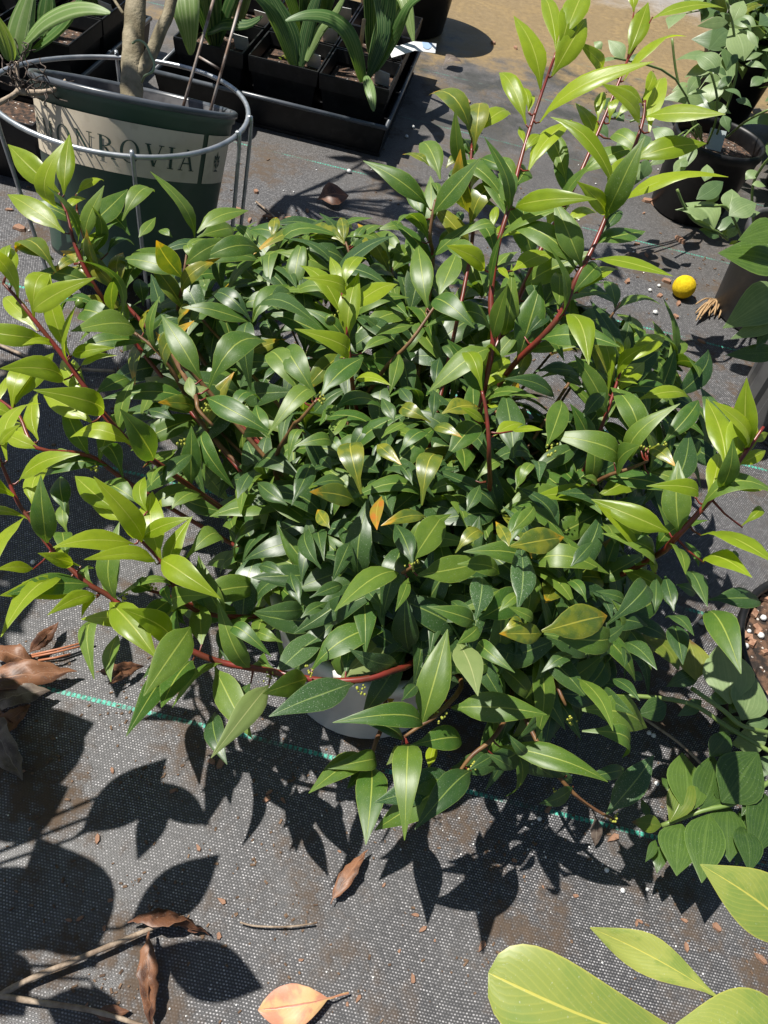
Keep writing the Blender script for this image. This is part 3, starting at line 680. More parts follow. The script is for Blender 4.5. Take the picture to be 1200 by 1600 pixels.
pm = MB(); pm.lathe([(0, .003), (rb - .004, .003), (rb, .0), (rb + .001, .006), (rb + (Rw - rb) * .925, HP * .925), (Rw + .0015, HP * .932), (Rw + .002, HP * .965)], 56, PM)
tpot = obj('pot', pm.mesh('pot', M_green), ptree)
pm = MB(); pm.lathe([(Rw + .002, HP * .962), (RP - .001, HP * .965), (RP, HP * .975), (RP, HP * .992), (RP - .003, HP), (RP - .007, HP * .998), (RP - .0085, HP * .98)], 56, PM); obj('rim', pm.mesh('rim', M_rim), tpot)
pm = MB(); pm.lathe([(RP - .0082, HP * .985), (Rw - .008, HP * .84), (Rw - .012, HP * .72)], 56, PM); obj('inner_wall', pm.mesh('inner_wall', M_inner), tpot)
pm = MB(); pm.lathe([(Rw - .012, HP * .74), (Rw * .5, HP * .75), (0, HP * .755)], 40, PM); obj('soil', pm.mesh('soil', M_soil), ptree)
def wallp(th, z, off):
    r = rb + (Rw - rb) * z / HP + off
    return PM @ Vector((r * math.sin(th), -r * math.cos(th), z))
def band(t0, t1, z0, z1, off, n=40):
    v = []; f = []
    for i in range(n + 1):
        th = t0 + (t1 - t0) * i / n; v += [wallp(th, z0, off), wallp(th, z1, off)]
        if i: f.append((2 * i - 2, 2 * i, 2 * i + 1, 2 * i - 1))
    return mesh('label_band', v, f, M_band)
ZB0, ZB1 = HP * .585, HP * .865
b1 = obj('label_band', band(-1.75, .72, ZB0, ZB1, .0010), ptree)
b2 = obj('label_band', band(.79, 1.35, ZB0, ZB1, .0010, 16), ptree)
# serif lettering: each letter a list of strokes (x0 y0 x1 y1 width) in a box one unit high
def sl(*a): return [('s',) + q for q in a]
LET = {
 'M': (1.12, sl((.20, 0, .24, 1, .05), (.22, 1, .56, .04, .13), (.88, 1, .56, .04, .055), (.90, 0, .88, 1, .13), (.08, .015, .36, .015, .04), (.74, .015, 1.06, .015, .04), (.08, .985, .26, .985, .04), (.86, .985, 1.04, .985, .04))),
 'N': (1.0, sl((.18, 0, .18, 1, .05), (.16, .98, .82, .02, .14), (.82, 0, .82, 1, .05), (.06, .015, .32, .015, .04), (.04, .985, .26, .985, .04), (.68, .985, .96, .985, .04))),
 'V': (.92, sl((.14, 1, .47, 0, .14), (.80, 1, .47, 0, .055), (.02, .985, .30, .985, .04), (.66, .985, .92, .985, .04))),
 'I': (.46, sl((.23, 0, .23, 1, .14), (.07, .015, .39, .015, .04), (.07, .985, .39, .985, .04))),
 'A': (.92, sl((.14, 0, .47, 1, .055), (.80, 0, .47, 1, .14), (.27, .34, .68, .34, .05), (.02, .015, .28, .015, .04), (.64, .015, .94, .015, .04))),
 'R': (.90, sl((.22, 0, .22, 1, .14), (.42, .50, .84, .02, .14), (.06, .015, .38, .015, .04), (.08, .985, .24, .985, .04), (.70, .015, .94, .015, .04)) + [('b', .24, .5, .30, .25)]),
 'O': (1.02, [('o', .51, .5, .45, .52)]),
}
def letter(ch, x0, z0, hh, rad, off):
    mb = MB(); k = 0
    def P(x, y, o): return wallp((x0 + x * hh) / rad, z0 + y * hh, o)
    for st in LET[ch][1]:
        o = off + k * .00012; k += 1
        if st[0] == 's':
            _, ax, ay, bx, by, wd = st
            if abs(by - ay) < .01: q = [(ax, ay - wd / 2), (bx, ay - wd / 2), (bx, ay + wd / 2), (ax, ay + wd / 2)]
            else: q = [(ax - wd / 2, ay), (ax + wd / 2, ay), (bx + wd / 2, by), (bx - wd / 2, by)]
            mb.add([P(x, y, o) for x, y in q], [(0, 1, 2, 3)])
        elif st[0] == 'o':
            _, cx, cy, rx, ry = st; n = 24; v = []; f = []
            for i in range(n):
                a = 2 * math.pi * i / n; v += [P(cx + rx * math.cos(a), cy + ry * math.sin(a), o), P(cx + (rx - .14) * math.cos(a + .12), cy + (ry - .035) * math.sin(a + .12), o)]
                j = (i + 1) % n; f.append((2 * i, 2 * j, 2 * j + 1, 2 * i + 1))
            mb.add(v, f)
        else:
            n = 12; v = []; f = []
            for i in range(n + 1):
                a = -math.pi / 2 + math.pi * i / n; v += [P(.26 + .46 * max(0, math.cos(a)) , .745 + .25 * math.sin(a), o), P(.26 + .33 * max(0, math.cos(a)), .745 + .21 * math.sin(a), o)]
                if i: f.append((2 * i - 2, 2 * i, 2 * i + 1, 2 * i - 1))
            mb.add(v, f)
    return mb.mesh('letter', M_ink, False)
zt = (ZB0 + ZB1) / 2; hh = (ZB1 - ZB0) * .50; radm = rb + (Rw - rb) * zt / HP
word = 'MONROVIA'; gap = .15
tot = sum(LET[c][0] for c in word) + gap * (len(word) - 1)
th0, th1 = -1.12, .63; sc = (th1 - th0) * radm / tot
xx = th0 * radm
for c in word:
    h2 = hh * (1.12 if c == 'M' and xx == th0 * radm else 1.0)
    o = obj('letter', letter(c, xx, zt - hh / 2, min(hh, sc * 1.0) if False else sc, radm, .0018), b1)
    xx += (LET[c][0] + gap) * sc
def emblem(th, z, s):
    mb = MB(); n = 0
    for ang, ln in ((.0, 1.0), (.75, .8), (-.75, .8), (1.5, .55), (-1.5, .55)):
        c, si = math.cos(ang), math.sin(ang); o = .0018 + n * .00012; n += 1
        pts = [(0, .1), (.16, .45), (0, ln), (-.16, .45)]
        mb.add([wallp(th + (x * c + y * si) * s / radm, z + (y * c - x * si) * s, o) for x, y in pts], [(0, 1, 2, 3)])
    mb.add([wallp(th + x * s / radm, z + y * s, .0018 + n * .00012) for x, y in ((-.04, -.9), (.04, -.9), (.03, .1), (-.03, .1))], [(0, 1, 2, 3)]); n += 1
    mb.add([wallp(th + x * s / radm, z + y * s, .0018 + n * .00012) for x, y in ((-.45, -.95), (.45, -.95), (.2, -.80), (-.2, -.80))], [(0, 1, 2, 3)]); n += 1
    for sx in (-1, 1):
        mb.add([wallp(th + x * sx * s / radm, z + y * s, .0018 + n * .00012) for x, y in ((.04, -.7), (.42, -.35), (.36, .0), (.12, -.3))], [(0, 1, 2, 3)]); n += 1
    return mb.mesh('emblem', M_ink, False)
obj('emblem', emblem(-1.26, zt + .002, sc * .5), b1); obj('emblem', emblem(1.0, zt - .002, sc * .52), b2)
# trunk, forked above the soil
fT = lambda x, y, k=1.0: PD(x, y, DP * k)
tb = MB(); pth = smooth_path([fT(205, 175), fT(206, 128), fT(208, 70), fT(212, 10), fT(217, -70), fT(210, -170), fT(215, -300)], 5)
rad = [.0165 - .004 * i / len(pth) + .0008 * math.sin(i * 1.9) for i in range(len(pth))]
tb.tube(pth, rad, 14); trunk = obj('trunk', tb.mesh('trunk', M_bark), ptree)
tb = MB(); pth2 = smooth_path([fT(214, 118), fT(228, 98), fT(240, 75), fT(252, 45), fT(262, 25), fT(268, 0), fT(285, -60), fT(320, -160)], 5)
tb.tube(pth2, [.0100 - .003 * i / len(pth2) for i in range(len(pth2))], 10); obj('branch', tb.mesh('branch', M_bark), ptree)
tb = MB(); p3 = smooth_path([fT(193, 22), fT(185, 10), fT(176, -6), fT(165, -40)], 4); tb.tube(p3, .0022, 6); obj('branch', tb.mesh('branch', M_bark), ptree)
crown = LeafMass(['m', 'd'])
for _ in range(26):
    c = fT(240, -200) + Vector((random.gauss(0, .16), random.gauss(.05, .16), random.gauss(.12, .10)))
    if c.z < .95: c.z = .95 + random.random() * .2
    for j in range(6):
        dr = Vector((random.gauss(0, 1), random.gauss(0, 1), random.gauss(.2, .6))).normalized()
        crown.add('lance', random.randrange(40), c, c + dr * .08, Vector((random.gauss(0, .4), random.gauss(0, .4), 1)), random.choice('md'), 1.2)
    tb = MB(); tb.tube([pth[-1], pth[-1].lerp(c, .5) + Vector((0, 0, .03)), c], [.004, .003, .0015], 6); obj('branch', tb.mesh('branch', M_bark), ptree)
crown.build('crown', ptree)
# tendril of a vine wound round the trunk
vine = MB(); vine.tube(smooth_path([fT(207, 68, .975), fT(216, 63, .97), fT(228, 70, .97), fT(236, 88, .97), fT(241, 100, .97), fT(238, 112, .97), fT(226, 119, .972), fT(222, 128, .985)], 4), .0017, 6)
o = obj('vine_tendril', vine.mesh('vine_tendril', simple('vine_pale', (.22, .30, .16), .5))); tag(o, 'thin pale green vine tendril curling round the forked trunk', 'vine')

# ------------------------------------------------------------------ wire plant support standing round that pot
RC = PD(193, 156, DP * .985); ring_r = 192 / FPX * DP * .985
wsup = empty('wire_plant_support', (RC.x, RC.y, 0), 'round galvanised wire plant support ring standing around the green pot', 'plant support')
tb = MB(); n = 64
tb.tube([RC + Vector((ring_r * math.cos(2 * math.pi * i / n), ring_r * math.sin(2 * math.pi * i / n), .004 * math.sin(4 * math.pi * i / n) - .012 * math.sin(2 * math.pi * i / n))) for i in range(n + 1)], .0036, 8, False)
obj('ring', tb.mesh('ring', M_steel), wsup)
for px, py, bxx, byy in ((5, 192, 60, 400), (206, 243, 211, 420), (386, 184, 395, 340), (367, 212, 350, 345), (182, 82, 190, 230)):
    d = ray(px, py); t = (RC.z - CAM_H) / d.z; top = CAMP + d * t
    ang = math.atan2(top.y - RC.y, top.x - RC.x); top = RC + Vector((ring_r * math.cos(ang), ring_r * math.sin(ang), -.012 * math.sin(ang)))
    bot = Vector((RC.x + (top.x - RC.x) * .90, RC.y + (top.y - RC.y) * .90, -.002))
    tb = MB(); tb.tube(smooth_path([top + Vector((0, 0, .002)), top + (bot - top) * .08 + Vector(((top - RC).x * .03, (top - RC).y * .03, 0)), bot], 5), .0030, 7); obj('leg', tb.mesh('leg', M_steel), wsup)
# two-legged rusty wire stake in the pot
st = empty('wire_stake', fT(313, 175), 'rusty ladder-shaped wire stake pushed into the soil of the green pot', 'plant stake')
for (xa, ya, xb, yb) in ((286, 168, 345, -40), (328, 176, 388, -40)):
    tb = MB(); a, b = fT(xa, ya, 1.03), fT(xb, yb, 1.03); tb.tube([a, a.lerp(b, .5), b], .0023, 7); obj('rod', tb.mesh('rod', M_rust), st)
tb = MB(); tb.tube([fT(311, 89, 1.03), fT(343, 108, 1.03)], .002, 6); obj('crossbar', tb.mesh('crossbar', M_rust), st)

# ------------------------------------------------------------------ dead twig with curled black rootlets, left of the pot
DT = DP * .90
dt = empty('dead_branch', PD(-40, 175, DT), 'dead forked branch with curled black tendrils in front of the green pot', 'branch')
tb = MB(); tb.tube(smooth_path([PD(-60, 185, DT), PD(0, 160, DT), PD(28, 142, DT), PD(26, 120, DT), PD(26, 98, DT)], 4), [.0075, .0068, .006, .0042] + [.0035] * 13, 8); obj('limb', tb.mesh('limb', M_dry), dt)
tb = MB(); tb.tube(smooth_path([PD(28, 142, DT), PD(55, 145, DT), PD(85, 140, DT), PD(103, 125, DT)], 4), [.005 - .00025 * i for i in range(13)], 8); obj('limb', tb.mesh('limb', M_dry), dt)
for k in range(26):
    x0, y0 = random.choice([(26, 98), (42, 110), (75, 130), (40, 130)]); pts = [PD(x0, y0, DT)]; an = random.uniform(0, 6.28); x, y = x0, y0
    for j in range(5):
        an += random.gauss(0, .7); x += 9 * math.cos(an); y += 9 * math.sin(an); pts.append(PD(x, y, DT + random.gauss(0, .012)))
    tb = MB(); tb.tube(smooth_path(pts, 3), .0008, 5); obj('tendril', tb.mesh('tendril', M_deadtwig), dt)

# ================================================================== trays of small square pots
def sq_pot_mesh():
    mb = MB(); W, B, H = .150, .112, .118
    def ringq(w, z): return [(-w / 2, -w / 2, z), (w / 2, -w / 2, z), (w / 2, w / 2, z), (-w / 2, w / 2, z)]
    prof = [(B, 0), (W - .010, H * .74), (W - .004, H * .74), (W, H * .97), (W - .001, H), (W - .007, H), (W - .010, H * .93), (W - .016, H * .80)]
    v = []; f = []
    for w, z in prof: v += ringq(w, z)
    for i in range(len(prof) - 1):
        for j in range(4): f.append((i * 4 + j, i * 4 + (j + 1) % 4, (i + 1) * 4 + (j + 1) % 4, (i + 1) * 4 + j))
    f.append((3, 2, 1, 0)); mb.add(v, f); return mb.mesh('square_pot', M_black, False)
SQ = sq_pot_mesh()
ss_ = MB(); ss_.add([(-.066, -.066, 0), (.066, -.066, 0), (.066, .066, 0), (-.066, .066, 0)], [(0, 1, 2, 3)]); SQS = ss_.mesh('soil', M_soil, False)
tg = MB(); tg.box((0, 0, .018), (.034, .0008, .05)); TAGM = tg.mesh('plant_tag', M_tagm, False)
def strap(pts, width, pleat=.12, n=9):
    P = smooth_path(pts, 4); k = len(P); v = []; f = []; uv = []
    for i, p in enumerate(P):
        t = (P[min(i + 1, k - 1)] - P[max(i - 1, 0)]).normalized(); s = t.cross(Vector((0, -.55, .8))); 
        if s.length < .05: s = t.orthogonal()
        s.normalize(); nn = s.cross(t); q = i / (k - 1); wd = width * (math.sin(math.pi * min(1, (q * .93 + .05)) ** .8) ** .7)
        wd = max(wd, .003)
        for j in range(n):
            u = j / (n - 1); v.append(p + s * ((u - .5) * wd) + nn * (pleat * wd * ((j % 2) - .5) * .5 - abs(u - .5) * wd * .25)); uv.append((u, q))
    for i in range(k - 1):
        for j in range(n - 1): f.append((i * n + j, i * n + j + 1, (i + 1) * n + j + 1, (i + 1) * n + j))
    return v, f, uv
def strap_obj(parent, pts, width, mat='strap', pleat=.3):
    v, f, uv = strap(pts, width, pleat); return obj('leaf', mesh('leaf', v, f, MT[mat], True, uv), parent)
def tray(x0, x1, y0, y1, label, h=.065):
    t = empty('plant_tray', ((x0 + x1) / 2, (y0 + y1) / 2, 0), label, 'tray')
    mb = MB(); th = .004; cx, cy = (x0 + x1) / 2, (y0 + y1) / 2
    mb.box((cx, cy, .004), (x1 - x0 - .012, y1 - y0 - .012, .006)); obj('tray_floor', mb.mesh('tray_floor', M_black, False), t)
    for (a, b) in (((x0, y0), (x1, y0)), ((x1, y0), (x1, y1)), ((x1, y1), (x0, y1)), ((x0, y1), (x0, y0))):
        mb = MB(); dx, dy = b[0] - a[0], b[1] - a[1]; L = math.hypot(dx, dy); nx, ny = -dy / L, dx / L; ins = .010
        q = [Vector((a[0] + nx * ins + dx / L * ins, a[1] + ny * ins + dy / L * ins, .001)), Vector((b[0] + nx * ins - dx / L * ins, b[1] + ny * ins - dy / L * ins, .001)), Vector((b[0], b[1], h)), Vector((a[0], a[1], h))]
        inn = Vector((nx * .003, ny * .003, 0)); mb.add(q + [p + inn for p in q], [(0, 1, 2, 3), (7, 6, 5, 4), (3, 2, 6, 7), (0, 4, 5, 1), (1, 5, 6, 2), (0, 3, 7, 4)])
        obj('tray_wall', mb.mesh('tray_wall', M_black, False), t)
        mb = MB(); mb.tube([Vector((a[0], a[1], h + .001)), Vector((b[0], b[1], h + .001))], .0048, 8); obj('rim', mb.mesh('rim', M_rim), t)
    return t
tray(-.69, -.188, 1.600, 2.085, 'black flat tray of square pots on the cloth beside the round black pot')
tray(-1.33, -.80, 1.36, 1.86, 'black flat tray of square pots behind the dead forked branch')
def potted(ix, cx, cy, label, z=.008, tagged=True):
    t = empty('seedling_pot', (cx, cy, z), label, 'potted plant', 'square pots of strappy seedlings')
    obj('pot', SQ, t, Matrix.Translation((cx, cy, z))); obj('soil', SQS, t, Matrix.Translation((cx, cy, z + .088)))
    if tagged: obj('plant_tag', TAGM, t, Matrix.Translation((cx + .045, cy + .02, z + .085)) @ Matrix.Rotation(.5, 4, 'X') @ Matrix.Rotation(random.uniform(-.2, .3), 4, 'Z'))
    return t
def tuft(t, cx, cy, n, hgt, wd, spread=.5, mats=('strap', 'strap', 'straplit')):
    b = Vector((cx + random.uniform(-.02, .02), cy + random.uniform(-.02, .02), .09))
    for k in range(n):
        a = random.uniform(0, 6.28); r = spread * hgt * random.uniform(.35, 1.0); hz = hgt * random.uniform(.7, 1.1)
        o = Vector((math.cos(a), math.sin(a), 0))
        strap_obj(t, [b, b + o * r * .25 + Vector((0, 0, hz * .55)), b + o * r * .65 + Vector((0, 0, hz * .95)), b + o * r * 1.2 + Vector((0, 0, hz * random.uniform(.55, .95)))], wd * random.uniform(.7, 1.2), random.choice(mats))
# two front pots hold the plants that show best
pB = potted(1, -.272, 1.712, 'square black pot at the tray corner with an arching strappy leaf and a white tag')
YB = 1.70
def YP(*q): return [PY(x, y, Y) for x, y, Y in q]
strap_obj(pB, YP((568, 128, 1.69), (556, 75, 1.68), (540, 42, 1.67), (512, 24, 1.66), (478, 22, 1.64), (446, 32, 1.62)), .036)
strap_obj(pB, YP((580, 112, 1.71), (594, 60, 1.73), (606, 10, 1.74), (612, -60, 1.75)), .040)
strap_obj(pB, YP((586, 110, 1.71), (612, 62, 1.73), (630, 20, 1.72), (650, -4, 1.70), (690, -20, 1.68)), .026)
strap_obj(pB, YP((575, 120, 1.70), (600, 50, 1.72), (592, -10, 1.76), (580, -50, 1.78)), .030)
strap_obj(pB, YP((572, 118, 1.66), (576, 130, 1.62), (581, 152, 1.585), (584, 174, 1.57)), .022, 'straplit')
tb = MB(); tb.tube([PY(562, 82, 1.73), PY(569, 30, 1.72)], .004, 8); obj('label_stick', tb.mesh('label_stick', M_stick), pB)
pA = potted(2, -.425, 1.715, 'square black pot with an upright dark strappy clump and small weeds in its soil')
strap_obj(pA, YP((463, 106, 1.70), (455, 60, 1.71), (438, 20, 1.72), (415, -20, 1.73)), .045)
strap_obj(pA, YP((470, 104, 1.70), (478, 55, 1.72), (490, 10, 1.74), (505, -30, 1.76)), .030)
strap_obj(pA, YP((478, 95, 1.70), (500, 45, 1.73), (520, 25, 1.74), (540, -10, 1.76)), .022, 'straplit')
strap_obj(pA, YP((460, 104, 1.69), (440, 45, 1.69), (420, 10, 1.68), (390, -15, 1.66)), .030)
for k in range(10):
    p = PZ(446 + random.uniform(-6, 8), 80 + random.uniform(-8, 22), .105); leaf_obj(pA, 'ovate', k, p, p + Vector((random.gauss(0, .006), random.gauss(0, .006), .006)), (0, -.3, 1), 'y', name='weed_leaf')
for i, (cx, cy, n) in enumerate(((-.585, 1.715, 5), (-.272, 1.868, 4), (-.425, 1.872, 5), (-.585, 1.872, 6), (-.272, 2.020, 3), (-.425, 2.022, 4), (-.590, 2.022, 5))):
    lab = ['square black pot of strappy seedlings close behind the rusty wire stake', 'square black pot of strappy seedlings second from the tray corner along its open side', 'square black pot of strappy seedlings in the middle of the tray',
           'square black pot of strappy seedlings in the middle row, hidden by the wire stake', 'square black pot of strappy seedlings next to the round black pot', 'square black pot of strappy seedlings in the far row of the tray', 'square black pot of strappy seedlings at the far inner corner of the tray'][i]
    t = potted(i, cx, cy, lab); tuft(t, cx, cy, n, .24, .036, .75)
for i, (cx, cy, n) in enumerate(((-.885, 1.56, 4), (-.885, 1.715, 5), (-1.05, 1.56, 6), (-1.05, 1.72, 5), (-.885, 1.44, 0) )):
    if n == 0: continue
    lab = ['square black pot with ribbed strappy leaves above the dead forked branch', 'square black pot of strappy seedlings behind the forked trunk', 'square black pot of broad ribbed leaves at the end of its tray', 'square black pot of ribbed leaves at the far end of its tray'][i]
    t = potted(10 + i, cx, cy, lab, tagged=(i == 1))
    if i != 0: tuft(t, cx, cy, n, .22, .04, .7)
    else:
        strap_obj(t, YP((22, 92, 1.42), (24, 60, 1.43), (34, 20, 1.45), (50, -25, 1.47)), .055, 'straplit')
        strap_obj(t, YP((38, 66, 1.43), (66, 34, 1.42), (105, 14, 1.41), (140, 11, 1.40), (172, 20, 1.39)), .034, 'straplit')
        strap_obj(t, YP((50, 78, 1.44), (88, 46, 1.45), (112, 18, 1.46), (135, -20, 1.48)), .022)
        strap_obj(t, YP((12, 95, 1.42), (2, 60, 1.41), (-12, 20, 1.40)), .04, 'straplit')
        strap_obj(t, YP((60, 55, 1.5), (68, 25, 1.5), (75, -20, 1.52)), .045)
# a broad ribbed leaf that hangs into view over the trays
hl = empty('hanging_leaf_plant', (-.66, 1.80, .10), 'broad pale ribbed leaf drooping point-down between the trunk and the wire stake', 'plant')
strap_obj(hl, [Vector((-.66, 1.80, .09))] + YP((300, -60, 1.72), (285, -35, 1.60), (288, 10, 1.55), (293, 50, 1.54), (297, 86, 1.545)), .060, 'straplit', .3)
strap_obj(hl, [Vector((-.655, 1.80, .09))] + YP((330, 45, 1.72), (350, 35, 1.68), (385, 36, 1.66), (410, 25, 1.66)), .03)
# low black tray corner bottom left of the trays
lb = MB(); lb.box((0, 0, 0), (1, 1, 1))
potL = empty('square_pot', PZ(20, 185, 0), 'empty square black pot half hidden behind the dead forked branch', 'pot')
c = PZ(22, 168, .118); obj('pot', SQ, potL, Matrix.Translation((c.x - .02, c.y + .03, 0))); obj('soil', SQS, potL, Matrix.Translation((c.x - .02, c.y + .03, .08)))
# white tag lying out over the tray edge
P = [PZ(607, 76, .135), PZ(682, 68, .115), PZ(680, 83, .115), PZ(612, 90, .135)]
e = empty('plant_label', P[0], 'long white plastic plant label with a pale blue patch sticking out over the tray', 'label')
mb = MB(); mid0 = (P[0] + P[1]) / 2 + Vector((0, 0, .01)); mid1 = (P[3] + P[2]) / 2 + Vector((0, 0, .01)); up = Vector((0, 0, .0008))
top = [P[0], mid0, P[1], P[2], mid1, P[3]]; mb.add(top + [p - up for p in top], [(0, 5, 4, 1), (1, 4, 3, 2), (6, 7, 10, 11), (7, 8, 9, 10), (0, 1, 7, 6), (1, 2, 8, 7), (2, 3, 9, 8), (3, 4, 10, 9), (4, 5, 11, 10), (5, 0, 6, 11)])
obj('label_strip', mb.mesh('label_strip', M_tagm, False), e)
mb = MB(); qa = lambda a, b: mid0.lerp(P[1], a).lerp(mid1.lerp(P[2], a), b) + Vector((0, 0, .0006))
mb.add([qa(.35, .02), qa(.8, .02), qa(.78, .5), qa(.65, .72), qa(.5, .72), qa(.38, .5)], [(5, 4, 3, 2, 1, 0)]); obj('blue_print', mb.mesh('blue_print', M_tagb, False), e)

# ================================================================== round pots and their plants
def round_pot(name, c, r, h, label, mat=None, cat='pot', taper=.8, flutes=0, soil=True):
    t = empty(name, c, label, cat); n = 56; c = Vector(c); Mx = Matrix.Translation(c); mat = mat or M_black; rb_ = r * taper
    prof = [(0, .002), (rb_ - .003, .002), (rb_, .004), (r * .965, h * .88), (r * .99, h * .89), (r, h * .975), (r - .002, h), (r - .006, h), (r - .009, h * .96), (r * .93, h * .80)]
    n = 112 if flutes else n
    mb = MB(); mb.lathe(prof, n, Mx)
    if flutes:
        for i in range(2 * n, 4 * n):
            p = Vector(mb.v[i]) - Vector(c); a = math.atan2(p.y, p.x); q = 1 + .0 * a
            k = abs(((a / (2 * math.pi) * flutes) % 1) - .5) * 2; q = 1 - .06 * (1 if k > .72 else 0); mb.v[i] = (c[0] + p.x * q, c[1] + p.y * q, mb.v[i][2])
    obj('pot', mb.mesh('pot', mat, not flutes), t)
    if soil:
        mb = MB(); mb.lathe([(r * .935, h * .80), (r * .5, h * .82), (0, h * .825)], 32, Mx); obj('soil', mb.mesh('soil', M_soil), t)
    return t
bp = round_pot('nursery_pot', (-.285, 2.42, 0), .15, .24, 'round black nursery pot beyond the seedling tray', soil=True)
tuft(bp, -.275, 2.42, 4, .2, .03, .4)

def sprig(t, pts, mats, n, L, kind='ovate', mat_stem=None, r=.0022, start=.2, wf=1.0):
    P = smooth_path(pts, 6); mb = MB(); mb.tube(P, [r * (1.1 - .6 * i / len(P)) for i in range(len(P))], 7); obj('stem', mb.mesh('stem', mat_stem or M_gstem), t)
    for k in range(n):
        q = start + (1 - start) * (k + .3) / n; i = min(len(P) - 2, int(q * (len(P) - 1))); p = P[i]; tn = (P[i + 1] - P[i]).normalized()
        sd_ = tn.cross(Vector((0, 0, 1))); sd_ = sd_.normalized() if sd_.length > .05 else Vector((1, 0, 0))
        s = 1 if k % 2 else -1
        dr = (tn * random.uniform(.4, .9) + sd_ * s * random.uniform(.5, 1.0) + Vector((0, 0, random.uniform(-.15, .45)))).normalized()
        tip = p + dr * L * random.uniform(.75, 1.2)
        if tip.z < .02: tip.z = .02
        leaf_obj(t, kind, random.randrange(40), p, tip, Vector((random.gauss(0, .4), random.gauss(-.25, .35), 1)), random.choice(mats), wf * random.uniform(.9, 1.15))
def leaves_at(t, txt, x0, y0, s, zfun, mat_default, kind='ovate', L=None, wf=1.0, target=.2, nh=(-.1, -.35, .8)):
    for e in txt.replace('\n', '').split(';'):
        q = e.split()
        if len(q) < 4: continue
        bx, by, tx, ty = x0 + float(q[0]) * s, y0 + float(q[1]) * s, x0 + float(q[2]) * s, y0 + float(q[3]) * s
        m = q[4] if len(q) > 4 and not q[4][0].isdigit() else mat_default; wl = float(q[5]) if len(q) > 5 else 1.0
        base = zfun(bx, by); d = (base - CAMP).dot(FWD); proj = math.hypot(tx - bx, ty - by) / FPX * d
        tip, _ = tip_on_ray(base, tx, ty, max(proj * 1.08, L or 0), target)
        if tip.z < .012: tip.z = .012
        leaf_obj(t, kind, random.randrange(40), base, tip, Vector(nh) + Vector((random.gauss(0, .2), random.gauss(0, .2), 0)), m, wl * wf)

r1 = round_pot('nursery_pot', (.497, 1.712, 0), .098, .165, 'round black pot with a grey tag and pale grey-green leafy stems over it', cat='potted plant')
mb = MB(); tgc = PZ(1118, 220, .15); mb.box(tgc, (.034, .0012, .045), Matrix.Rotation(-.7, 3, 'X')); obj('plant_tag', mb.mesh('plant_tag', simple('grey_tag', (.33, .38, .38), .5), False), r1)
YR1 = 1.66
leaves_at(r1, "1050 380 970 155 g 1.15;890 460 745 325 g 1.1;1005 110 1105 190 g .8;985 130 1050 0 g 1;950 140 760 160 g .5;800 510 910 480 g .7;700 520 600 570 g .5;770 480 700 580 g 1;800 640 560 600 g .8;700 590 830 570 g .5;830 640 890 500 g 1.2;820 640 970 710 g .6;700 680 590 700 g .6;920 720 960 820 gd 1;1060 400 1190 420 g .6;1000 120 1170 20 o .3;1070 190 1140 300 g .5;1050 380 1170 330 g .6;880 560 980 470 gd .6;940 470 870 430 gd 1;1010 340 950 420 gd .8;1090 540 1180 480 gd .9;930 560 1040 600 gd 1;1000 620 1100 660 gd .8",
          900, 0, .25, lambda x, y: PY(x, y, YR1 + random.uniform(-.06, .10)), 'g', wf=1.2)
for pts in ([(1105, 225, 1.70), (1118, 190, 1.69), (1120, 150, 1.68), (1110, 110, 1.68)], [(1135, 215, 1.72), (1165, 190, 1.66), (1200, 172, 1.6)], [(1090, 215, 1.70), (1060, 130, 1.72), (1050, 60, 1.74)], [(1120, 210, 1.72), (1150, 120, 1.72), (1145, 40, 1.72), (1135, 0, 1.72)]):
    tb = MB(); tb.tube(smooth_path(YP(*pts), 4), .0024, 7); obj('stem', tb.mesh('stem', M_gstem), r1)
# crowd of the same kind of plant behind
def ruscus(cx, cy, label, nst, hgt, mats, L=.06):
    t = round_pot('nursery_pot', (cx, cy, 0), .10, .17, label, cat='potted plant')
    for k in range(nst):
        a = random.uniform(0, 6.28); r = random.uniform(.06, .17); hz = hgt * random.uniform(.45, 1.15)
        b = Vector((cx + random.uniform(-.05, .05), cy + random.uniform(-.05, .05), .13)); o = Vector((math.cos(a), math.sin(a), 0))
        if k % 2: o = Vector((math.cos(a) * .8, -abs(math.sin(a)) - .3, 0)).normalized(); hz *= .6
        sprig(t, [b, b + o * r * .3 + Vector((0, 0, hz * .5)), b + o * r * .9 + Vector((0, 0, hz * .85)), b + o * r * 1.8 + Vector((0, 0, hz * .7 if k % 2 == 0 else -.02))], mats, 13, L, start=.15)
    return t
ruscus(.80, 1.95, 'leafy grey-green potted plant behind the pot with the grey tag', 16, .20, ['g', 'gd', 'gd'], .08)
ruscus(.62, 2.28, 'tall leafy potted plant at the edge of the ochre ground', 18, .24, ['g', 'gd', 'gd'], .085)
ruscus(.92, 2.45, 'dense leafy potted plant farthest back beyond the ochre ground', 16, .26, ['gd', 'g'], .085)
ruscus(1.02, 1.72, 'bushy grey-green potted plant at the outer end of the back row', 14, .22, ['g', 'gd'], .08)
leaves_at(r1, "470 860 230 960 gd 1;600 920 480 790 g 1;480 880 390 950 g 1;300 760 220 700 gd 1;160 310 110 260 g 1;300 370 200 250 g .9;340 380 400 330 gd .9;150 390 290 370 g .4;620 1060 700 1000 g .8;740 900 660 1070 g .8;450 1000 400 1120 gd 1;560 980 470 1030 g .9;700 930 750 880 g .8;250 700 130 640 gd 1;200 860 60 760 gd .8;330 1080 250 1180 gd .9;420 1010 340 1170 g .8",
          900, 0, .25, lambda x, y: PY(x, y, 1.50 + random.uniform(-.05, .10)), 'g', wf=1.2)
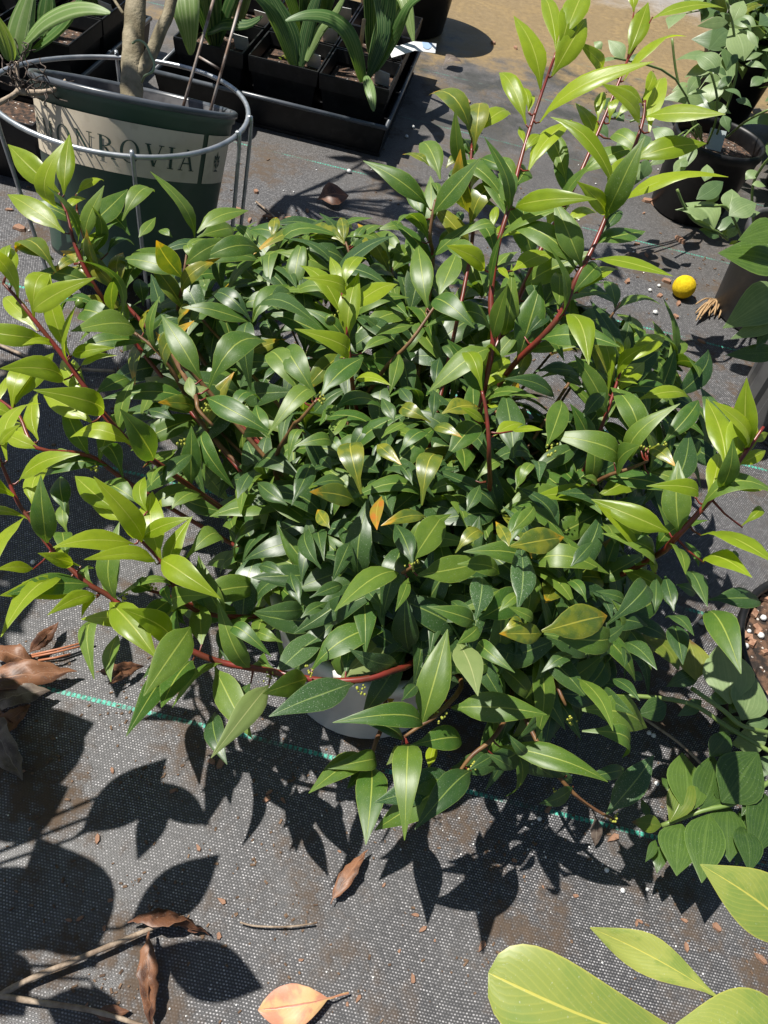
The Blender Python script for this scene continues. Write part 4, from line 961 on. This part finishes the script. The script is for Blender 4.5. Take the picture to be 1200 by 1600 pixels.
for x, y in ((1012, 260), (985, 190), (1045, 240), (960, 90)):
    tb = MB(); a = Vector((.46 + random.uniform(-.03, .03), 1.70, .14)); tb.tube(smooth_path([a, a.lerp(PY(x, y, 1.50), .5) + Vector((0, 0, .05)), PY(x, y, 1.50)], 4), .002, 6); obj('stem', tb.mesh('stem', M_gstem), r1)

r2 = round_pot('nursery_pot', (.606, 1.345, 0), .098, .17, 'faded black pot right behind the yellow ball', M_blackd, 'potted plant')
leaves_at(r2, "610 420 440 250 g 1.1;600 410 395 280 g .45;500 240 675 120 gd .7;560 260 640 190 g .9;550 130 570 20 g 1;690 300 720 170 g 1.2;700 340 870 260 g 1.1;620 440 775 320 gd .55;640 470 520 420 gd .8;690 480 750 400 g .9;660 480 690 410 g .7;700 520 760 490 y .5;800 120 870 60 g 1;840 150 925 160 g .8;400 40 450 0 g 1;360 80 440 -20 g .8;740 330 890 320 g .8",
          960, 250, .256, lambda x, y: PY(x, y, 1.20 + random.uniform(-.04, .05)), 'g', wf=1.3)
for pts in ([(1137, 375, 1.25), (1120, 362, 1.2), (1085, 345, 1.19), (1068, 320, 1.19), (1058, 296, 1.19)], [(1170, 400, 1.28), (1140, 330, 1.2), (1115, 322, 1.18), (1085, 322, 1.18)], [(1180, 380, 1.30), (1175, 300, 1.25), (1190, 262, 1.22), (1215, 235, 1.2)]):
    tb = MB(); tb.tube(smooth_path(YP(*pts), 4), .0022, 7); obj('stem', tb.mesh('stem', M_gstem), r2)

r3 = round_pot('nursery_pot', (.632, 1.045, 0), .115, .19, 'large faded fluted black pot with broad glossy leaves', M_blackd, 'potted plant', .84, 14)
leaves_at(r3, "1030 420 755 490 b 1;1040 660 632 568 b 1.0;1020 800 680 1022 g 1.0;1010 960 714 1088 g .6;1010 1180 683 1188 bd .55;940 1050 865 1150 gd .8;1000 850 870 880 g .6",
          960, 250, .256, lambda x, y: PY(x, y, .98 + random.uniform(-.02, .03)), 'b', wf=1.05)
for pts in ([(1250, 560, 1.02), (1240, 480, 1.0), (1225, 420, .98), (1215, 365, .98)], [(1255, 570, 1.02), (1245, 520, 1.0), (1215, 465, .98)]):
    tb = MB(); tb.tube(smooth_path(YP(*pts), 4), .003, 7); obj('stem', tb.mesh('stem', M_gstem), r3)

r4 = round_pot('nursery_pot', (.545, .495, 0), .125, .105, 'low black pot of gritty soil with broad dark green leaves trailing out onto the cloth', cat='potted plant')
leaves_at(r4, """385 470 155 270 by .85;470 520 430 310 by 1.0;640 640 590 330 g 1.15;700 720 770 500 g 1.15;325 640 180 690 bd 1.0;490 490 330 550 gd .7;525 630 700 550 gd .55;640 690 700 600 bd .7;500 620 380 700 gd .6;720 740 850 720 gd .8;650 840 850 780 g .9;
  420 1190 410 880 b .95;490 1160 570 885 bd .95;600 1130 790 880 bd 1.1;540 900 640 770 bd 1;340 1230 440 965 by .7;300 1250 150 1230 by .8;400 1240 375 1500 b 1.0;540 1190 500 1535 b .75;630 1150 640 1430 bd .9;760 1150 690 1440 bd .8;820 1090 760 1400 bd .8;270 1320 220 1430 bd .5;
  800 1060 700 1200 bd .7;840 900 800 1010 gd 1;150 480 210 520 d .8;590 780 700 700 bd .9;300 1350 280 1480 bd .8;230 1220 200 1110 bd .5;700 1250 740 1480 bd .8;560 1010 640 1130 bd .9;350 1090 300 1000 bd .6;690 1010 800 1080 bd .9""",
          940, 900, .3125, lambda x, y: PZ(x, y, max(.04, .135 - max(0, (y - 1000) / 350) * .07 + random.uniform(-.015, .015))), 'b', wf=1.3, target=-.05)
for pts in ([(971, 1086, .11), (1074, 1098, .12), (1140, 1138, .11), (1230, 1190, .11)], [(1034, 1290, .06), (1096, 1267, .08), (1159, 1250, .09), (1230, 1200, .1)], [(1080, 1075, .13), (1130, 1110, .13), (1162, 1135, .12), (1230, 1150, .10)]):
    tb = MB(); tb.tube(smooth_path([PZ(x, y, z) for x, y, z in pts], 4), .0024, 7); obj('stem', tb.mesh('stem', M_gstem), r4)
leaf_obj(r4, 'arch', 2, PZ(1065, 1290, .07), PZ(1037, 1328, .05), (.3, -.3, 1), 'dead', .8)

for t, cx, cy, z0, mats, L, hz in ((r2, .63, 1.35, .14, ['g', 'g', 'gd'], .07, .16), (r3, .68, 1.05, .15, ['b', 'bd', 'g'], .085, .17), (r4, .575, .50, .09, ['b', 'bd', 'gd'], .075, .13)):
    for k in range(7):
        a = -1.2 + 2.9 * k / 6 + random.gauss(0, .15); o = Vector((math.cos(a), math.sin(a), 0)); b = Vector((cx + random.uniform(-.03, .03), cy + random.uniform(-.03, .03), z0)); h_ = hz * random.uniform(.7, 1.2)
        sprig(t, [b, b + o * .03 + Vector((0, 0, h_ * .6)), b + o * .09 + Vector((0, 0, h_)), b + o * .17 + Vector((0, 0, h_ * .8))], mats, 9, L, start=.2)

# ------------------------------------------------------------------ large lime leaves that reach in by the near corner
bigp = empty('large_leaf_plant', (.60, .10, 0), 'plant with large lime-green leaves reaching over the bare cloth', 'plant')
SH['big'] = [leaf_shape(.44, .07, .38, .06, .12, ns=14, peak=.62, petiole=.05, seed=91, blunt=True), leaf_shape(.30, .06, .55, .05, 1.1, ns=14, peak=.62, petiole=.12, seed=92, wave=.1), leaf_shape(.46, .06, .2, .05, .2, ns=14, peak=.5, petiole=.06, seed=93)]
bs = PD(1235, 1680, .50)
for (k, bx, by, tx, ty, d0, d1, nh, wf) in ((0, 1110, 1640, 768, 1522, .47, .46, (.15, -.25, 1), 1.0), (1, 1146, 1578, 925, 1446, .50, .52, (-.25, .35, 1), .85), (2, 1262, 1480, 1098, 1352, .50, .50, (-.2, -.3, 1), 1.0), (2, 1290, 1650, 1060, 1598, .46, .45, (.1, .2, 1), 1.0)):
    b = PD(bx, by, d0); leaf_obj(bigp, 'big', k, b, PD(tx, ty, d1), nh, 'k', wf)
    tb = MB(); tb.tube(smooth_path([b, b.lerp(bs, .6) + Vector((0, 0, -.01)), bs], 3), [.0018, .002, .0022, .0024, .0026, .0028, .003], 7); obj('petiole', tb.mesh('petiole', M_gstem), bigp)
tb = MB(); tb.tube(smooth_path([bs, bs.lerp(Vector((.60, .10, .15)), .6), Vector((.60, .10, .0))], 4), .006, 9); obj('stem', tb.mesh('stem', M_bark), bigp)

# broad-leaved plant standing beside the photographer, just out of view: its leaves shade the near cloth
sidep = empty('large_leaf_plant', (-.62, .02, 0), 'large-leaved plant standing beside the camera whose shadow falls on the cloth', 'plant')
SH['broad'] = [leaf_shape(.42, .06, .2, .05, .1, ns=10, peak=.5, seed=95), leaf_shape(.52, .05, .2, .05, .1, ns=10, peak=.5, seed=96)]
stem_top = Vector((-.60, .03, .34)); tb = MB(); tb.tube([(-.62, .02, 0), (-.61, .03, .2), stem_top, (-.55, .10, .46)], [.007, .006, .005, .003], 8); obj('stem', tb.mesh('stem', M_bark), sidep)
def shade_leaf(x0, y0, x1, y1, z, k=0, wf=1.0):
    a, b = PZ(x0, y0, 0), PZ(x1, y1, 0); off = SUN_FROM / SUN_FROM.z * z
    A_, B_ = a + off, b + off; leaf_obj(sidep, 'broad', k, A_, B_, (-.3, 0, 1), 'k', wf)
    tb = MB(); tb.tube([A_, A_.lerp(stem_top, .5) + Vector((0, 0, -.02)), stem_top], [.0015, .002, .003], 6); obj('petiole', tb.mesh('petiole', M_gstem), sidep)
for q in ((190, 1450, 345, 1335, .33, 0, 1.0), (232, 1475, 415, 1545, .33, 0, 1.0), (150, 1510, 60, 1310, .34, 1, 1.2), (110, 1470, -60, 1360, .36, 1, 1.1), (115, 1310, 262, 1185, .33, 0, 1.0), (262, 1230, 215, 1345, .34, 0, .9), (225, 1215, 330, 1290, .34, 0, .9), (60, 1270, 30, 1080, .36, 1, 1.5), (-20, 1180, 150, 1130, .37, 1, 1.2), (60, 1560, 180, 1600, .33, 1, 1.0), (-40, 1480, 40, 1590, .35, 1, 1.2), (140, 1530, 200, 1640, .34, 0, .8), (-60, 1300, 110, 1230, .38, 1, 1.3)):
    shade_leaf(*q)

# tall leafy bush next to it, also out of view: it keeps the cloth under the long side shoots in shade
bush = empty('tall_bush', (-.86, .62, 0), 'tall dense leafy bush standing off beside the shrub, shading the cloth', 'bush')
tb = MB(); tb.tube(smooth_path([(-.86, .62, 0), (-.85, .63, .3), (-.82, .62, .62)], 4), [.011 - .0005 * i for i in range(9)], 9); obj('trunk', tb.mesh('trunk', M_bark), bush)
bm_ = LeafMass(['m', 'd'])
for _ in range(75):
    v = Vector((random.gauss(0, 1), random.gauss(0, 1), random.gauss(0, 1))).normalized() * random.random() ** .4
    c = Vector((-.80 + v.x * .15, .63 + v.y * .24, .70 + v.z * .10))
    for j in range(6):
        dr = Vector((random.gauss(0, 1), random.gauss(0, 1), random.gauss(.2, .5))).normalized()
        bm_.add('lance', random.randrange(40), c, c + dr * .075, Vector((random.gauss(0, .4), random.gauss(0, .4), 1)), random.choice('md'), 1.15)
    if _ % 5 == 0:
        tb = MB(); tb.tube([Vector((-.82, .62, .60)), c], [.004, .0015], 6); obj('branch', tb.mesh('branch', M_bark), bush)
bm_.build('crown', bush)

# ================================================================== litter on the cloth
e = empty('yellow_ball', PZ(1069, 462, 0), 'round fuzzy bright yellow ball lying on the cloth', 'ball')
c = PZ(1069, 448, .021); mb = MB(); R_ = .0218; nn = 20
mb.lathe([(R_ * math.sin(math.pi * i / nn), -R_ * math.cos(math.pi * i / nn)) for i in range(nn + 1)], 32)
rb2 = random.Random(5)
mb.v = [tuple(Vector(p) * (1 + rb2.uniform(-.012, .012))) for p in mb.v]
ballm = mb.mesh('ball', M_yell); obj('ball', ballm, e, Matrix.Translation((c.x, c.y, R_ - .001)))
fr = empty('dried_frond', PZ(1105, 482, 0), 'scrap of dried tan frond beside the yellow ball', 'dry frond')
for k in range(26):
    a = PZ(1118, 468, .012); b = PZ(1118 + random.uniform(-32, 8), 468 + random.uniform(6, 36), random.uniform(.003, .012)); mdp = a.lerp(b, .5) + Vector((random.gauss(0, .004), random.gauss(0, .004), .006))
    tb = MB(); tb.tube(smooth_path([a, mdp, b], 3), [.0012] * 3 + [.0018] * 3 + [.0010], 5); obj('needle', tb.mesh('needle', M_tan), fr)

def fallen(name, label, x0, y0, x1, y1, mat, shp, zb=.004, zt=.006, wf=1.0, nh=(0, 0, 1), cat='dead leaf', group=None):
    V, Fc, U = leaf_shape(**shp); q_ = shp['seed'] * 1.7; am = .016 if mat in ('dead', 'deadg') else .004
    V = [(x + am * .7 * math.sin(31 * y + 17 * x + q_), y, z + am * math.sin(23 * y + q_) * math.cos(40 * x + 2 * q_) + am * .8 * math.sin(47 * y - 29 * x + q_)) for x, y, z in V]
    me = mesh('leaf_blade', V, Fc, MT[mat], True, U); a, b = PZ(x0, y0, zb), PZ(x1, y1, zt)
    o = obj(name, me, None, leaf_matrix(a, b, Vector(nh), wf)); tag(o, label, cat, group); return o
fallen('fallen_leaf', 'flat fallen leaf, orange and pink with a red midrib', 545, 1551, 403, 1578, 'pink', dict(ratio=.44, bow=.09, fold=.25, ns=16, peak=.60, petiole=.24, seed=3, tipsharp=.7, wave=.1), .006, .004, 1.0, (.1, -.1, 1))
fallen('fallen_leaf', 'curled glossy brown dead leaf standing on edge across the pale twigs', 233, 1455, 236, 1612, 'dead', dict(ratio=.22, bow=.10, fold=2.3, twist=.9, ns=16, petiole=.03, seed=4, wave=.45), .014, .008, 1.0, (-.3, -.2, 1))
fallen('fallen_leaf', 'rolled orange-brown dead leaf lying under the tip of the longer twig', 200, 1440, 328, 1460, 'dead', dict(ratio=.26, bow=.10, fold=2.2, twist=1.6, ns=16, petiole=.03, seed=5, wave=.4), .012, .008, 1.0, (.1, .5, 1))
fallen('fallen_leaf', 'small brown dead leaf half under the shorter twig', 145, 1583, 202, 1580, 'dead', dict(ratio=.4, bow=.1, fold=.6, seed=6), .006, .006)
fallen('fallen_leaf', 'dark shrivelled leaf lying lengthwise in the shadow below the shrub', 516, 1412, 575, 1327, 'dead', dict(ratio=.26, bow=.05, fold=1.3, twist=.8, ns=12, seed=8), .008, .010)
fallen('fallen_leaf', 'dark purple dead leaf hanging just below the curled grey-green leaf', 930, 1275, 930, 1322, 'deadg', dict(ratio=.45, bow=.1, fold=.6, seed=9), .02, .006)
fallen('fallen_leaf', 'broad curled brown leaf on the open cloth below the seedling tray', 496, 312, 545, 306, 'dead', dict(ratio=.8, bow=.2, fold=.5, seed=10), .006, .012, 1.0, (.2, -.4, 1))
fallen('fallen_leaf', 'pale pinkish dry leaf beside the round black pot', 692, 102, 722, 98, 'deadg', dict(ratio=.7, bow=.25, fold=.3, seed=11), .008, .01)
pile = [('large dull brown dead leaf of the litter heap, lying flattest', -60, 1075, 120, 1048, 'dead', .28, 1.2), ('pale brown dead leaf of the heap with a torn pointed end', -30, 1110, 78, 1078, 'deadg', .42, .7), ('reddish dead leaf on top of the litter heap', -25, 1020, 55, 1040, 'dead', .5, .9),
        ('narrow upright brown dead leaf curling above the heap', 42, 1022, 92, 972, 'dead', .34, 1.3), ('grey weathered dead leaf hanging down from the heap', -8, 1110, 36, 1218, 'deadg', .36, 1.2), ('pinkish dead leaf folded beside the lowest shoot', 150, 1050, 226, 1040, 'dead', .34, 1.0), ('thin brown dead leaf with frayed end below the lowest shoot', 205, 1045, 168, 1070, 'dead', .30, .9),
        ('dark dead leaf under the heap showing one orange edge', -30, 1080, 20, 1130, 'dead', .3, 1.0), ('dark brown dead leaf at the bottom of the heap', -20, 1150, 48, 1100, 'dead', .4, .8)]
for i, (lab, x0, y0, x1, y1, m, rt, fo) in enumerate(pile):
    fallen('fallen_leaf', lab, x0, y0, x1, y1, m, dict(ratio=rt, bow=.12, fold=fo, twist=.5 * math.sin(i * 2.3), wave=.5, ns=14, seed=30 + i), .010 + .003 * (i % 3), .010 + .004 * ((i + 1) % 3), 1.0, (random.gauss(0, .3), random.gauss(-.2, .3), 1), group='dead leaves heaped beside the shrub')
for i, (x0, y0, x1, y1) in enumerate(((38, 1026, 142, 1001), (38, 1029, 134, 1008), (60, 1032, 110, 1022))):
    tb = MB(); tb.tube([PZ(x0, y0, .010), PZ((x0 + x1) / 2, (y0 + y1) / 2 + 1, .013), PZ(x1, y1, .009)], .0012, 6)
    o = obj('pine_needle', tb.mesh('pine_needle', simple('needle_orange', (.36, .14, .07), .5))); tag(o, 'thin orange-brown stalk lying across the dead leaf heap', 'stalk', 'thin stalks on the leaf heap')
for lab, pts, r in (('long pale dry twig with a broken tip resting on the curled leaves', [(-30, 1572), (40, 1533), (130, 1495), (210, 1462), (250, 1445), (288, 1433)], .0026), ('shorter pale dry twig ending under the curled brown leaf', [(-20, 1552), (60, 1566), (130, 1576), (190, 1592), (240, 1610)], .0022)):
    P = [PZ(x, y, .010 if i % 2 else .012) for i, (x, y) in enumerate(pts)]; tb = MB(); pth = smooth_path(P, 4)
    tb.tube(pth, [r * (1.1 - .35 * i / len(pth)) * (1 + .10 * math.sin(i * 2.7)) for i in range(len(pth))], 8); o = obj('twig', tb.mesh('twig', M_dry)); tag(o, lab, 'twig')
for lab, pts, r in (('thin dry twig lying behind the shrub below the seedling tray', [(400, 315), (435, 345), (470, 385), (490, 420)], .002), ('thin dark dry twig running out from the shrub to the broad leaves', [(985, 1105), (1010, 1125), (1060, 1160), (1095, 1193)], .0016), ('pale curved stick lying on the cloth under the shoots beside the pot ring', [(-10, 535), (50, 560), (110, 575), (180, 580)], .0025), ('thin curved stem piece on the sunny cloth', [(375, 1441), (400, 1447), (450, 1448), (490, 1443)], .0009)):
    tb = MB(); pth = smooth_path([PZ(x, y, .006) for x, y in pts], 4); tb.tube(pth, r, 6); o = obj('twig', tb.mesh('twig', M_dry)); tag(o, lab, 'twig')

# bark chips: a few shapes, scattered singly
chips = []
for k in range(6):
    rk = random.Random(k); n = 6; ring_ = [(math.cos(6.283 * i / n) * rk.uniform(.6, 1.1), math.sin(6.283 * i / n) * rk.uniform(.3, .65)) for i in range(n)]
    mb = MB(); mb.add([(x, y, 0) for x, y in ring_] + [(x * .85, y * .85, .25 + rk.uniform(0, .15)) for x, y in ring_], [tuple(range(n - 1, -1, -1)), tuple(range(n, 2 * n))] + [(i, (i + 1) % n, n + (i + 1) % n, n + i) for i in range(n)])
    chips.append(mb.mesh('bark_chip', M_chip, False))
fixed = [(152, 1311, 9), (108, 1438, 7), (347, 1408, 9), (342, 1462, 9), (421, 1238, 8), (417, 1248, 9), (661, 1452, 8), (645, 1530, 10), (753, 1478, 10), (804, 1345, 7), (650, 1430, 8), (344, 1193, 11), (1072, 1480, 8), (856, 1265, 10), (958, 1310, 12), (1120, 1450, 12), (1190, 1500, 13), (330, 1190, 9), (125, 1435, 7), (270, 1236, 8), (310, 1325, 7), (1055, 495, 9), (1097, 535, 8), (1030, 462, 8), (1060, 475, 8), (940, 492, 8), (980, 440, 9), (1040, 440, 12), (1010, 315, 12), (1023, 320, 10), (1062, 376, 12), (995, 382, 7), (1018, 595, 10), (1060, 588, 6), (1010, 400, 7),
         (470, 350, 8), (480, 330, 6), (450, 342, 9), (420, 340, 10), (400, 300, 9), (375, 330, 11), (30, 358, 14), (20, 270, 12), (390, 345, 8), (700, 150, 8), (770, 68, 8), (805, 75, 7), (730, 160, 8), (545, 365, 7), (1180, 640, 9), (1165, 655, 8), (1150, 650, 9), (1140, 640, 8), (1170, 668, 7), (1155, 662, 7), (470, 1500, 6), (560, 1560, 7), (900, 1400, 7), (1000, 1440, 7)]
rk = random.Random(11)
LANDM = [(1069, 450, 'near the yellow ball'), (1160, 650, 'at the foot of the fluted pot'), (1020, 310, 'in front of the pot with the grey tag'), (470, 340, 'below the seedling tray'), (720, 120, 'beside the round black pot'), (470, 1565, 'around the orange fallen leaf'),
         (230, 1480, 'around the curled brown leaves and twigs'), (60, 1060, 'by the heap of dead leaves'), (350, 1200, 'on the green thread line before the white pot'), (750, 1420, 'under the near edge of the shrub'), (1100, 1470, 'beneath the large lime leaves'), (930, 1300, 'beside the trailing broad leaves'), (30, 330, 'beside the tilted green pot'), (380, 320, 'at the legs of the wire ring'), (600, 600, 'underneath the shrub')]
for _ in range(50): fixed.append((rk.uniform(0, 1200), rk.choice([rk.uniform(300, 700), rk.uniform(1200, 1600)]), rk.uniform(3, 7)))
for i, (x, y, s) in enumerate(fixed):
    p = PZ(x, y, 0); d = (p - CAMP).dot(FWD); S = s / FPX * d
    o = obj('bark_chip', chips[i % 6], None, Matrix.Translation(p + Vector((0, 0, .0003))) @ Matrix.Rotation(rk.uniform(0, 6.28), 4, 'Z') @ Matrix.Rotation(rk.uniform(-.1, .1), 4, 'X') @ Matrix.Scale(S, 4))
    near = min(LANDM, key=lambda q: math.hypot(q[0] - x, q[1] - y))[2]
    tag(o, 'small brown bark chip ' + near, 'bark chip', 'bark chips scattered over the cloth')
# perlite beads and crumbs, too fine to count
gm = MB()
def bead(x, y, s, z=0):
    p = PZ(x, y, z); r = s / FPX * (p - CAMP).dot(FWD); gm.lathe([(0, 0), (r, r * .4), (r * .9, r * 1.1), (0, r * 1.6)], 7, Matrix.Translation(p))
for x, y, s in ((1029, 448, 3), (1023, 490, 4), (1092, 497, 4), (1045, 570, 4), (842, 1280, 4), (947, 1360, 4), (972, 1392, 4), (1020, 1150, 4), (1013, 1146, 4), (1095, 974, 5), (1025, 1225, 4), (545, 270, 4), (645, 200, 3), (635, 215, 3), (1015, 455, 3), (52, 880, 4), (1010, 1390, 3)): bead(x, y, s)
for _ in range(160): bead(rk.uniform(0, 1200), rk.choice([rk.uniform(250, 750), rk.uniform(1150, 1600)]), rk.uniform(.7, 1.8))
o = obj('perlite_grit', gm.mesh('perlite_grit', M_perl)); o['kind'] = 'stuff'; tag(o, 'white perlite beads sprinkled over the ground cloth', 'grit')
gm = MB(); rk = random.Random(21)
cl = [(rk.uniform(0, 1200), rk.choice([rk.uniform(150, 750), rk.uniform(1000, 1600)])) for _ in range(45)]
for _ in range(1500):
    if rk.random() < .7: cx_, cy_ = rk.choice(cl); x, y = rk.gauss(cx_, 45), rk.gauss(cy_, 22)
    else: x, y = rk.uniform(0, 1200), rk.choice([rk.uniform(150, 750), rk.uniform(1000, 1600)])
    y = min(1640, max(20, y)); p = PZ(x, y, .0006); q = rk.uniform(.0006, .0021) * (1.6 if y < 700 else 1)
    gm.box(p, (q * rk.uniform(1, 2.6), q, q * .6), Matrix.Rotation(rk.uniform(0, 6), 3, 'Z') @ Matrix.Rotation(rk.uniform(-.4, .4), 3, 'X'))
o = obj('soil_crumbs', gm.mesh('soil_crumbs', simple('soil_crumb_brown', (.07, .042, .026), .9, (.16, .10, .06), 300), False)); o['kind'] = 'stuff'; tag(o, 'brown soil and bark crumbs scattered over the ground cloth', 'crumbs')
gm = MB()
for _ in range(90):
    a = random.uniform(0, 6.28); r = .112 * math.sqrt(random.random()); p = Vector((.545 + r * math.cos(a), .495 + r * math.sin(a), .087)); q = random.uniform(.002, .0042)
    gm.lathe([(0, -q), (q, 0), (q * .8, q * .8), (0, q * 1.2)], 6, Matrix.Translation(p))
o = obj('perlite', gm.mesh('perlite', M_perl), r4); o['kind'] = 'stuff'
gm = MB()
for _ in range(60):
    a = random.uniform(0, 6.28); r = .112 * math.sqrt(random.random()); p = Vector((.545 + r * math.cos(a), .495 + r * math.sin(a), .087)); q = random.uniform(.004, .008)
    gm.box(p, (q * 1.6, q, q * .7), Matrix.Rotation(random.uniform(0, 6), 3, 'Z') @ Matrix.Rotation(random.uniform(-.5, .5), 3, 'X'))
o = obj('bark_pieces', gm.mesh('bark_pieces', M_chip, False), r4); o['kind'] = 'stuff'
